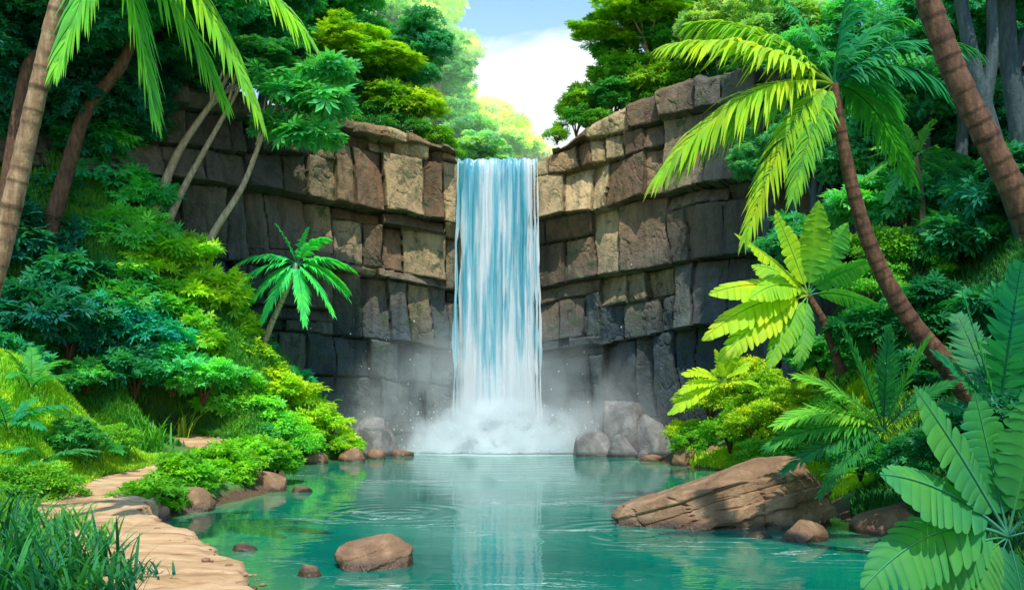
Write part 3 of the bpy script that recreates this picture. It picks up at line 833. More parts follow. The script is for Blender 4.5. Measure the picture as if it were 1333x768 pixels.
def palm(name, label, cat, pts, rad, fronds, color, mat, ring=.10, ringh=.2, group=None, trunkname='trunk', fk=None, seed=0, seg=14, flare=.35, extra_tone=.5):
    """pts: world points of the trunk from the foot to the crown"""
    base = Vector(pts[0]); t = thing(name, label, cat, base, 0, group)
    loc = [np.array(q) - np.array(base) for q in pts]
    loc[0] = loc[0] + np.array([0, 0, -.3])
    g = Geo(); tube(g, loc, rad[0], rad[1], seg, 300, ring, ringh, flare, seed)
    obj(trunkname, g.mesh('trunk', True), mat, t)
    top = loc[-1]
    for k, fr in enumerate(fronds):
        kw = dict(fk or {}); th, dy, L, gg = fr[:4]
        if len(fr) > 4: kw.update(fr[4])
        colr = kw.pop('color', color)
        geo = frond_geo(sdir(th, dy), L, gg, seed=seed * 100 + k, **kw)
        o = obj('frond', geo.mesh('frond', False), M_PALM, t, colr); o.location = top - np.array([0, 0, .02 * k / max(1, len(fronds))])
    return t

def broad(name, label, cat, base, leaves, color, stem=None, group=None, seed=0, smat=None, fk=None, ribs=True):
    """rosette of broad leaves; stem: world points or None"""
    base = Vector(base); t = thing(name, label, cat, base, 0, group)
    top = np.zeros(3)
    if stem is not None:
        loc = [np.array(q) - np.array(base) for q in stem[0]]; loc[0] = loc[0] - np.array([0, 0, .3])
        g = Geo(); tube(g, loc, stem[1], stem[2], 12, 60, .06, .15, .2, seed)
        obj('stem', g.mesh('stem', True), smat or M_BARK_BROWN, t); top = loc[-1]
    for k, lf in enumerate(leaves):
        kw = dict(fk or {}); th, dy, L, gg = lf[:4]
        if len(lf) > 4: kw.update(lf[4])
        colr = kw.pop('color', color)
        bl, rib = blade_geo(sdir(th, dy), L, gg, seed=seed * 50 + k, **kw)
        o = obj('leaf', bl.mesh('leaf', True), M_PALM, t, colr); o.location = top
        if ribs:
            rb = obj('midrib', rib.mesh('midrib', True), M_RIB, o, tuple(min(.6, c * 1.5 + .03) for c in colr))
    return t

# colours (linear)
YEL = (.27, .42, .03); LIME = (.15, .36, .025); MID = (.055, .22, .035); EMER = (.025, .20, .075); TEAL = (.012, .15, .10)
DTEAL = (.008, .075, .06); DEEP = (.012, .07, .03); BLUE = (.01, .16, .17); HAZE = (.40, .46, .22); HAZE2 = (.13, .33, .21); MINT = (.06, .33, .15)

# ------------------------------------------------------------------ shrub kinds, built once and copied
KIND = {}
def kind(key, *a, **kw): KIND[key] = foliage('foliage', *a, **kw)
for s in range(3):
    kind(('lobed', s), 100 + s, (1, 1, .85), 28, 42, .33, T_LOBED, clump=.45)
    kind(('star', s), 110 + s, (1, 1, .8), 34, 60, .21, T_STAR, clump=.40)
    kind(('small', s), 120 + s, (1, 1, .8), 46, 95, .13, T_SIMPLE, clump=.33)
    kind(('big', s), 150 + s, (1, 1, .8), 11, 11, .62, T_LOBED, clump=.45)
    kind(('crown', s), 130 + s, (1.15, 1, .72), 46, 130, .115, T_STAR, clump=.33, low=-.55, fill=.35, ragged=.4)
    kind(('tuft', s), 140 + s, (1, 1, .7), 60, 110, .105, T_SIMPLE, clump=.26, fill=.75)
g = Geo()
r = np.random.default_rng(4)
for k in range(7):
    a = k / 7 * 6.28; l = .75
    tube(g, [(0, 0, -.35), (math.cos(a) * .18, math.sin(a) * .18, .15), (math.cos(a) * .55, math.sin(a) * .5, .45 + .2 * r.uniform())], .045, .012, 6, 8)
STEMS = g.mesh('stem', True); STEMS.materials.append(M_BARK_BROWN)
SHN = [0]
def shrub(name, label, cat, px, py, rpx, kd, color, d=None, sq=(1, 1, 1), up=.45, group=None, m=None):
    """px,py: middle of the foliage in the photo, rpx its radius; stands on the ground at distance d (else where the sight line meets it)"""
    p = hit(px, py + rpx * up) if d is None else P(px, py + rpx * up, d)
    rr = rpx / F * p.y
    k = SHN[0]; SHN[0] += 1
    t = thing(name, label, cat, (p.x, p.y, p.z), (k * 2.399) % 6.28, group, (rr, rr, rr))
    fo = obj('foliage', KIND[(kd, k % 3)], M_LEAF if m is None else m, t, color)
    fo.location = (0, 0, up); fo.scale = sq
    st = obj('stem', STEMS, M_BARK_BROWN, t)
    return t

def tree(name, label, px, py, rpx, d, color, base, kd='crown', sq=(1, 1, 1), trunk=.16, mat=None, group=None, branches=3, extra=()):
    """broadleaf tree: crown centred on the pixel at distance d; base: (px, d) of the foot, on the ground there"""
    c = np.array(P(px, py, d)); rr = rpx / F * d
    bx = (base[0] - CX) / F * base[1]
    if len(base) > 2: bz = CAMH - (base[2] - CY) / F * base[1]
    else: bz = G(bx, base[1])
    b = np.array([bx, base[1], bz])
    k = SHN[0]; SHN[0] += 1
    t = thing(name, label, 'tree', tuple(b), 0, group)
    g = Geo(); tip = c - b
    mid = tip * .5 + np.array([.04 * np.linalg.norm(tip) * math.sin(k * 1.7), 0, 0])
    tube(g, [np.array([0, 0, -.4]), mid * .5 + np.array([0, 0, 0]), mid, tip * .82, tip], trunk, trunk * .35, 10, 40, seed=k, flare=.5)
    obj('trunk', g.mesh('trunk', True), mat or M_BARK_PALE, t)
    rg = np.random.default_rng(k)
    for q in range(branches):
        a = rg.uniform(0, 6.28); st = tip * rg.uniform(.62, .8)
        e = tip + rr * np.array([math.cos(a) * .7, math.sin(a) * .6, rg.uniform(-.15, .3)])
        gb = Geo(); tube(gb, [st, (st * .5 + e * .5) + np.array([0, 0, -.08 * rr]), e], trunk * .4, trunk * .1, 7, 16, seed=q)
        obj('branch', gb.mesh('branch', True), mat or M_BARK_PALE, t)
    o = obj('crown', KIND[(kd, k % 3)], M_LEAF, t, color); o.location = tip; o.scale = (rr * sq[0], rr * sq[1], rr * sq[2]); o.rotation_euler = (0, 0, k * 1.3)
    for (qx, qy, qr) in extra:
        o = obj('crown', KIND[(kd, (k + 1) % 3)], M_LEAF, t, color)
        o.location = np.array(P(qx, qy, d)) - b; s_ = qr / F * d; o.scale = (s_ * sq[0], s_ * sq[1], s_ * sq[2]); o.rotation_euler = (0, 0, k * .7 + qx)
    return t
#SECTION_PLANTS
# ------------------------------------------------------------------ rocks
def rock(label, px, py, wpx, hpx, name='boulder', depth=.8, planes=None, m=None, seed=0, d=None, rot=0, sub=4, z0=None, group=None, cat='boulder', rough=.05, npl=13, env=None, sq=1.0, strat=0.0):
    """px: middle, py: waterline or foot in the photo; wpx,hpx its size there"""
    d = d or CAMH * F / (py - CY); p = P(px, py, d)
    w = wpx / F * d / 2; h = hpx / F * d
    bm = bmesh.new(); bmesh.ops.create_icosphere(bm, subdivisions=sub, radius=1)
    v = np.array([q.co[:] for q in bm.verts]); f = np.array([[q.index for q in ff.verts] for ff in bm.faces]); bm.free()
    v = np.sign(v) * np.abs(v) ** sq
    r = np.random.default_rng(seed)
    def facet(v, k0, lo_, hi_):
        for k in range(k0):
            nrm = unit(r.normal(0, 1, 3) * np.array([1, 1, .7]) + np.array([0, -.25, .35])); e = v @ nrm
            s = e - r.uniform(lo_, hi_) * e.max(); v = v - np.where(s > 0, s, 0)[:, None] * nrm
        return v
    v = facet(v, npl, .72, .92)
    if env is None:
        for nrm, dd in (planes or []):
            s = v @ unit(nrm) - dd; v = v - np.where(s > 0, s, 0)[:, None] * unit(nrm)
    v = v * (1 + rough * fbm(v[:, 0] * 2.2 + seed, v[:, 1] * 2.2, v[:, 2] * 2.2, 4, seed) + rough * .4 * fbm(v[:, 0] * 9 + seed, v[:, 1] * 9, v[:, 2] * 9, 3, seed + 1))[:, None]
    v[:, 0] /= np.abs(v[:, 0]).max(); v[:, 1] /= np.abs(v[:, 1]).max(); v[:, 2] /= v[:, 2].max()
    if env is not None:
        v[:, 0] /= np.abs(v[:, 0]).max(); bi = np.clip(((v[:, 0] + 1) * 12).astype(int), 0, 23)
        mx = np.array([max(.15, v[bi == q, 2].max() if (bi == q).any() else .15) for q in range(24)])
        v[:, 2] = np.where(v[:, 2] > 0, v[:, 2] / np.interp(v[:, 0], (np.arange(24) + .5) / 12 - 1, mx) * np.interp(v[:, 0], env[0], env[1]), v[:, 2])
        for nrm, dd in (planes or []):
            s = v @ unit(nrm) - dd; v = v - np.where(s > 0, s, 0)[:, None] * unit(nrm)
    v = facet(v, npl + 4, .86, .97)
    v = v + (.012 * fbm(v[:, 0] * 7 + seed, v[:, 1] * 7, v[:, 2] * 7, 4, seed + 2))[:, None] * v
    if strat:
        q = v @ unit((-.42, .10, .90)) * 6.5 + .5 * fbm(v[:, 0] * 1.5, v[:, 1] * 1.5, v[:, 2] * 1.5, 3, seed + 5)
        ly = np.floor(q); fq = q - ly
        hh = _hash(ly, ly * 0, ly * 0, seed + 9) - .4
        v = v * (1 + strat * (hh - .5 * np.exp(-(np.minimum(fq, 1 - fq) / .06) ** 2) * .5))[:, None] ** np.array([.6, 1, .5])
        q2 = v @ unit((.9, .1, .35)) * 2.6 + .8 * fbm(v[:, 0] * 2, v[:, 1] * 2, v[:, 2] * 2 + 3, 3, seed + 6); f2 = q2 - np.floor(q2)
        v = v * (1 - strat * .45 * np.exp(-(np.minimum(f2, 1 - f2) / .03) ** 2))[:, None] ** np.array([.3, 1, .4])
    v[:, 2] /= v[:, 2].max()
    lowz = -.35
    v[:, 2] = np.where(v[:, 2] < lowz, lowz + (v[:, 2] - lowz) * .3, v[:, 2])
    v = v * np.array([w, w * depth, h])
    o = obj(name, make_mesh(name, v, f, smooth=(sub < 5)), m or M_ROCK)
    me = o.data
    o.location = (p.x, p.y + w * depth * .55, p.z if z0 is None else z0); o.rotation_euler = (0, 0, rot)
    mod = None
    tag(o, label, cat, group)
    return o
rock('big slanted brown boulder at the right edge of the pool', 950, 689, 300, 90, depth=.62, sub=6, seed=3, npl=5, rough=.055, sq=.62,
     env=((-1, -.85, -.5, -.1, .3, .5, .70, .85, 1), (.10, .26, .46, .68, .92, 1.03, 1.02, .80, .45)),
     strat=.16, planes=[((-.36, -.28, .89), .70), ((.06, -.98, .18), .60), ((-.45, -.86, .22), .66), ((.6, -.75, .25), .78)])
rock('single brown boulder alone in the water at bottom centre', 487, 741, 114, 40, depth=.8, sub=5, seed=14, strat=.08, planes=[((-.2, -.3, .93), .62), ((.5, -.7, .4), .6)])
rock('small dark stone in the water between path end and lone boulder', 402, 751, 36, 16, name='stone', cat='stone', seed=15)
rock('flat pale stone lying at the edge of the sandy path', 316, 717, 38, 10, name='stone', cat='stone', seed=16)
rock('round brown boulder in front of the bright leafy bush, largest by the path', 240, 667, 76, 30, depth=.8, sub=5, seed=17, planes=[((0, -.2, 1), .7), ((.4, -.85, .3), .6)])
rock('small dark stone at the left end of the bright leafy bush', 203, 678, 36, 20, name='stone', cat='stone', seed=18)
rock('brown boulder under the right end of the bright leafy bush', 341, 640, 66, 27, depth=.8, sub=5, seed=19, planes=[((.3, -.2, .9), .65), ((-.3, -.85, .4), .6)])
rock('low flat stone in the water right of the bright bush', 390, 641, 30, 8, name='stone', cat='stone', seed=20)
rock('brown shore boulder left end of the row under the left slope', 409, 604, 40, 16, seed=21)
rock('rounded tan shore boulder, largest of the row under the left slope', 457, 601, 38, 18, seed=22)
rock('small brown stone peeping over the tan shore boulder', 443, 592, 26, 16, name='stone', cat='stone', seed=23, d=36.5)
rock('low brown stone beside the tan shore boulder', 487, 597, 28, 12, name='stone', cat='stone', seed=24)
rock('thin low stone in the water nearest the waterfall foot', 524, 594, 32, 9, name='stone', cat='stone', seed=25)
rock('big grey misty boulder at the foot of the left cliff', 488, 584, 72, 56, seed=26, d=37, sub=5, m=M_ROCK_GREY, z0=-.1, npl=9, sq=.92)
MG = 'grey boulders piled at the foot of the right cliff'
rock('tall grey boulder on top of the misty pile right of the waterfall', 812, 568, 76, 46, seed=27, d=37.6, sub=5, m=M_ROCK_GREY, group=MG, npl=9, sq=.92)
rock('pale grey boulder at the left end of the misty pile', 770, 585, 58, 36, seed=28, d=36.9, m=M_ROCK_GREY, z0=-.1, group=MG)
rock('broad grey boulder at the right end of the misty pile', 850, 584, 58, 58, seed=29, d=37.1, m=M_ROCK_GREY, z0=-.1, group=MG, npl=9, sq=.92)
rock('grey boulder at the front middle of the misty pile', 813, 585, 50, 34, seed=30, d=36.5, m=M_ROCK_GREY, z0=-.1, group=MG)
rock('smallest grey stone at the front of the misty pile', 838, 586, 26, 15, seed=31, d=36.0, m=M_ROCK_GREY, z0=-.1, group=MG, name='stone', cat='stone')
rock('brown shore boulder, left of two below the bright right bank', 894, 607, 36, 26, seed=32)
rock('brown shore boulder, right of two below the bright right bank', 930, 608, 40, 28, seed=33)
rock('flat dark stone at the tip of the bright right bank', 852, 601, 40, 9, seed=34, name='stone', cat='stone')
rock('rounded brown stone in front of the big slanted boulder', 1051, 705, 66, 27, seed=35, sub=5, name='stone', cat='stone')
rock('tiny flat stone in the water before the big slanted boulder', 990, 700, 34, 8, seed=36, name='stone', cat='stone')
rock('dark brown boulder half hidden behind the big torn leaf plant', 1180, 696, 130, 40, seed=37, sub=5)
rock('dark wet boulder under the big torn leaf plant at bottom right', 1290, 775, 170, 62, seed=38, sub=5, d=11.8, z0=0)

# ------------------------------------------------------------------ left foreground and left bank
def gpt(px, d, dz=0.0):
    x = (px - CX) / F * d; return (x, d, G(x, d) + dz)

# ringed coconut palm at the left edge; its crown hangs in from above
palm('coconut_palm', 'tall ringed tan palm trunk at the left edge with fronds hanging in from the top', 'palm tree',
     [gpt(-95, 15.0), P(-45, 480, 15), P(0, 330, 15), P(40, 160, 15), P(78, 0, 15), P(110, -70, 15), P(150, -105, 15)], (.18, .12),
     [(-15, -.1, 2.35, 1.05, dict(roll=-12, color=(.16, .40, .06))), (-75, -.15, 2.75, .12, dict(roll=30)), (-105, -.3, 2.3, .12, dict(roll=10)), (5, -.1, 3.0, .70, dict(roll=-10, color=(.14, .40, .06))), (-45, .3, 2.2, .5, dict(roll=10)), (20, .1, 2.7, .5), (70, .2, 2.4, .5), (120, .1, 2.6, .55), (160, -.1, 2.8, .6), (60, -.8, 2.6, .7), (60, .9, 2.6, .7)],
     (.10, .36, .09), M_BARK_TAN, ring=.08, ringh=.30, fk=dict(n=46, ll=.36, lw=.046, droop=.95), seed=1)

# grass mounds
def grass_patch(name, label, pts, n, h, seed, color, w=.03, spread=1.0, kind_='stuff'):
    """short ground cover: blades over an area given by discs (x,y,r)"""
    r = np.random.default_rng(seed)
    P_ = []
    a = np.array([q[2] ** 2 for q in pts]); a = a / a.sum()
    k = r.choice(len(pts), n, p=a)
    rr = np.sqrt(r.uniform(0, 1, n)); an = r.uniform(0, 6.2832, n)
    pr = np.array(pts)
    x = pr[k, 0] + pr[k, 2] * rr * np.cos(an); y = pr[k, 1] + pr[k, 2] * rr * np.sin(an)
    ok = (~inside(x, y, POOL)) & (seg_dist(x, y, PATH, False) > .86 + .28 * vnoise(x * 1.6, y * 1.6, 0, 8)) & (seg_dist(x, y, POOL, True) > .12)
    x, y = x[ok], y[ok]; n = len(x)
    z = height(x, y) - .01
    hh = h * r.uniform(.5, 1.25, n); l = r.uniform(0, 6.2832, n); ln = r.uniform(.15, .7, n) * hh
    b = np.stack([x, y, z], 1); dr = np.stack([np.cos(l), np.sin(l), 0 * l], 1); sd = np.stack([-np.sin(l), np.cos(l), 0 * l], 1)
    up = np.array([0, 0, 1.0])
    ww = w * r.uniform(.7, 1.3, n)[:, None]
    m1 = b + dr * (ln * .3)[:, None] + up * (hh * .6)[:, None]; tp = b + dr * ln[:, None] + up * hh[:, None]
    V = np.stack([b - sd * ww * .5, b + sd * ww * .5, m1 - sd * ww * .45, m1 + sd * ww * .45, tp], 1)
    o5 = np.arange(n)[:, None] * 5
    Q = np.array([[0, 1, 3, 2]]) + o5; T = np.array([[2, 3, 4]]) + o5
    pf = .35 + .4 * fbm(x * .8, y * .8, 0, 3, seed) + r.uniform(-.15, .15, n)
    f = np.clip(pf[:, None] + np.array([-.2, -.2, .05, .05, .3]), 0, 1)
    o = obj(name, make_mesh(name, V.reshape(-1, 3), [T, Q], f=f.ravel()), M_GRASS, None, color)
    tag(o, label, 'grass', kind='stuff')
grass_patch('grass', 'soft bright green grass on the mound left of the sandy path', [(-12.8, 24.6, 3.2), (-10.8, 26.6, 1.7), (-11.5, 22, 2.0), (-10.8, 20, 1.2)], 56000, .17, 1, (.20, .44, .04), .025)
grass_patch('grass', 'green grass covering the low bank at the left foreground', [(-9.0, 15.6, 2.0), (-8.0, 13.5, 1.9), (-6.4, 12.6, 1.3), (-9.7, 18, 1.3), (-7.4, 15.2, 1.2)], 42000, .15, 2, (.09, .32, .04), .02)
grass_patch('grass', 'bright yellow green grass on the right bank above the shore', [(7.6, 30.0, 2.2), (8.6, 27, 2.2), (9.0, 24, 2.0), (6.6, 32.4, 1.3), (9, 32, 2)], 60000, .22, 3, (.22, .45, .04), .03)
grass_patch('ground_cover', 'dark green ground cover on the shaded right bank', [(9.2, 20, 2.2), (9.5, 16, 2.4), (8, 13, 1.8), (11, 24, 2.5), (7.2, 10.5, 1.6), (12, 30, 3), (14, 22, 4), (13, 16, 3.5), (16, 28, 4)], 80000, .26, 4, (.02, .13, .05), .05)
grass_patch('ground_cover', 'green ground cover over the steep left slope behind the path', [(-9, 34, 2.6), (-12, 33, 3.4), (-7.2, 34.5, 1.2), (-15, 31, 3.6), (-6.7, 36, 1.2), (-13, 29, 2)], 60000, .28, 5, (.05, .22, .04), .05)

def grass_clump(label, p, n, h, color, seed, w=.05, group=None, spread=.16, arch=.8, name='grass_clump', cat='grass clump', tone=.45):
    """long arching blades from one root"""
    r = np.random.default_rng(seed); V = []; Q = []; T = []; f = []; c = 0
    for k in range(n):
        a = r.uniform(0, 6.2832); hh = h * r.uniform(.55, 1.15); l = arch * hh * r.uniform(.25, 1.1); b = np.array([r.normal(0, spread), r.normal(0, spread), -.03])
        dr = np.array([math.cos(a), math.sin(a), 0]); sd = np.array([-math.sin(a), math.cos(a), 0]); ww = w * r.uniform(.7, 1.3); fs = tone + r.uniform(-.3, .3)
        bend = r.uniform(.15, .75)
        for i in range(7):
            v = i / 6
            p_ = b + dr * l * v ** 1.6 + np.array([0, 0, hh * (v - bend * v ** 3 * .55)])
            wv = ww * (.7 + .5 * v) * (1 - v ** 2.5)
            if i < 6:
                V += [p_ - sd * wv * .5, p_ + sd * wv * .5]; f += [fs - .15 + .3 * v] * 2
            else: V.append(p_); f.append(fs + .2)
        for i in range(5): Q.append([c + 2 * i, c + 2 * i + 1, c + 2 * i + 3, c + 2 * i + 2])
        T.append([c + 10, c + 11, c + 12]); c += 13
    g = Geo(); g.add(V, np.array(T), np.array(Q), np.clip(f, 0, 1))
    o = obj(name, g.mesh(name, True), M_GRASS, None, color); o.location = p
    return tag(o, label, cat, group)
FGG = 'long bladed grass clumps in the left foreground'
DG = (.02, .17, .075); DG2 = (.012, .12, .075); LG = (.05, .25, .06)
for k, (px, d, n_, h_, c_, lab) in enumerate([
    (20, 12.6, 60, 1.15, DG2, 'dark teal long grass clump in the bottom left corner'),
    (75, 12.8, 60, 1.05, DG, 'long arching grass clump second from the bottom left corner'),
    (125, 12.9, 56, 1.0, DG2, 'dark arching grass clump with curled blades left of the path foot'),
    (150, 13.0, 36, .66, DG, 'spiky grass clump nearest the sandy path at the bottom edge'),
    (186, 12.9, 34, .42, DG2, 'lowest spiky grass tuft touching the sand at the bottom edge'),
    (60, 14.6, 50, .9, DG, 'tall thin grass clump behind the corner clumps at far left'),
    (130, 15.0, 40, .7, LG, 'short bright grass tuft on the bank beside the path bend'),
    (-12, 13.6, 60, 1.3, DG2, 'tall dark grass clump cut by the left picture edge'),
    (8, 11.6, 56, .95, DG, 'front corner grass clump with broad pale blades at bottom left'),
    (62, 11.5, 56, .9, DG2, 'front grass clump second from the corner along the bottom edge'),
    (112, 11.6, 50, .8, DG, 'front grass clump third from the corner along the bottom edge'),
    (158, 11.7, 44, .62, DG2, 'front grass clump fourth from the corner, beside the sand'),
    (35, 16.2, 44, .8, LG, 'bright grass tuft on the mossy bank at far left'),
    (95, 16.6, 40, .7, LG, 'bright grass tuft on the mossy bank nearest the path bend')]):
    grass_clump(lab, gpt(px, d), n_, h_, c_, 200 + k, .05, FGG)
grass_clump('broad bladed bright grass clump where the path bends behind the mound', tuple(hit(196, 590)), 60, 1.25, (.06, .28, .04), 220, .075, spread=.25)
grass_clump('yellow tipped thin grass clump on the mound toe by the path top', tuple(hit(235, 570)), 22, 1.2, (.20, .38, .04), 221, .06)
MGR = 'upright grass tufts on top of the left mound'
grass_clump('upright grass tuft on the mound, left of two', tuple(hit(150, 506)), 40, 1.25, (.05, .25, .06), 222, .06, MGR)
grass_clump('upright grass tuft on the mound, right of two', tuple(hit(186, 512)), 40, 1.2, (.03, .20, .06), 223, .06, MGR)
grass_clump('green grass tuft beside the path at mid left', tuple(hit(160, 600)), 40, .8, (.06, .26, .04), 224, .06)
grass_clump('bushy grass tuft halfway along the mound foot', tuple(hit(120, 600)), 40, .8, (.04, .22, .05), 225, .06)

def gravel():
    r = np.random.default_rng(77); g = Geo()
    bm = bmesh.new(); bmesh.ops.create_icosphere(bm, subdivisions=2, radius=1)
    tv = np.array([v.co[:] for v in bm.verts]); tf = np.array([[v.index for v in f.verts] for f in bm.faces]); bm.free()
    n_ = 0
    while n_ < 420:
        k = r.integers(5, 255); side = r.choice([-1, 1]); off = r.uniform(.3, 1.15) ** .5 * side
        x = pc[k, 0] + nor[k, 0] * pc[k, 2] * off; y = pc[k, 1] + nor[k, 1] * pc[k, 2] * off
        z = max(G(x, y), (.30 + .018 * max(0, y - 13) + .06 * max(0, y - 26)) * .9 * (abs(off) < .95)) + .05
        s = .012 + .055 * r.uniform() ** 3
        nn = 1 + .35 * fbm(tv[:, 0] * 1.5 + n_, tv[:, 1] * 1.5, tv[:, 2] * 1.5, 2, 78)
        g.add(tv * nn[:, None] * s * np.array([1.3, 1, .7]) + np.array([x, y, z]), tf); n_ += 1
    o = obj('gravel', g.mesh('gravel', True), M_ROCK); tag(o, 'loose brown pebbles scattered along the sandy path', 'gravel', kind='stuff')
gravel()

# ferns and small leafy plants on the left bank
def fern(label, base, n, L, color, seed, name='fern', cat='fern', group=None, up=(20, 75), droop=.3, ll=.28, lw=.035, spread=None, g=.45, tone=.5, a0=0, a1=360, nl=22):
    r = np.random.default_rng(seed); t = thing(name, label, cat, base, 0, group)
    for k in range(n):
        az = R(a0 + (a1 - a0) * (k + r.uniform(-.25, .25)) / n); el = R(r.uniform(*up)); l = L * r.uniform(.75, 1.1)
        d = np.array([math.cos(az) * math.cos(el), math.sin(az) * math.cos(el), math.sin(el)])
        geo = frond_geo(d, l, g * r.uniform(.7, 1.2), n=nl, ll=ll, lw=lw, droop=droop, roll=r.uniform(-15, 15), seed=seed * 31 + k, vee=.12, start=.1, rach=.02, tone=tone)
        o = obj('frond', geo.mesh('frond'), M_PALM, t, color)
    return t
fern('pinnate fern standing above the mound at the far left', tuple(hit(40, 505, 18)), 9, 1.9, (.04, .26, .07), 301, up=(30, 70), ll=.26)
fern('teal fern with drooping fronds at the left edge of the mound', tuple(hit(10, 560, 16)), 10, 1.7, (.02, .24, .13), 302, up=(15, 60), ll=.3)
fern('pale teal fern beside the left mound foot', tuple(hit(55, 600, 14)), 10, 1.35, (.04, .27, .13), 303, up=(10, 55), ll=.32)
fern('deep green fern bush near the foot of the left mound', tuple(hit(122, 588)), 12, 1.2, (.02, .20, .06), 304, up=(20, 70), ll=.34, lw=.05)
fern('feathery small fern at the left edge over the corner grass', tuple(hit(25, 640, 12)), 8, 1.1, (.03, .22, .09), 305, up=(15, 60))
shrub('leafy_plant', 'deep green leafy bush at the mound foot left of the path', 'bush', 95, 578, 34, 'star', (.05, .27, .07))
shrub('leafy_plant', 'round bright low bush on the mound toe by the path', 'bush', 150, 575, 30, 'tuft', (.12, .38, .04))
shrub('leafy_plant', 'yellow green mossy cushion at the left edge of the path bend', 'bush', 58, 640, 48, 'tuft', (.11, .36, .04), up=.2)
shrub('leafy_plant', 'mossy green cushion below the first fern at the left edge', 'bush', 20, 640, 50, 'tuft', (.08, .30, .04), up=.2)

# bright bush between path and pool
BB = 'bright leafy bushes between path and pool'
for k, (px, py, rp, c_, lab) in enumerate([
    (195, 655, 32, (.07, .30, .03), 'left end of the bright bush row between path and pool'),
    (238, 632, 36, (.10, .36, .03), 'bright green bush behind the largest pathside boulder'),
    (285, 618, 34, (.12, .40, .03), 'bright green bush in the middle of the row between path and pool'),
    (325, 600, 33, (.14, .42, .03), 'tallest bright bush of the row between path and pool'),
    (357, 606, 28, (.10, .36, .03), 'right end of the bright bush row, leaning over the water'),
    (222, 650, 22, (.05, .26, .03), 'low bright bush tucked behind the small dark stone')]):
    d = [21.2, 23.2, 25.2, 27.0, 27.6, 21.9][k]
    shrub('bush', lab, 'bush', px, py, rp * 1.2, 'star', c_, d=d, group=BB, up=.35)

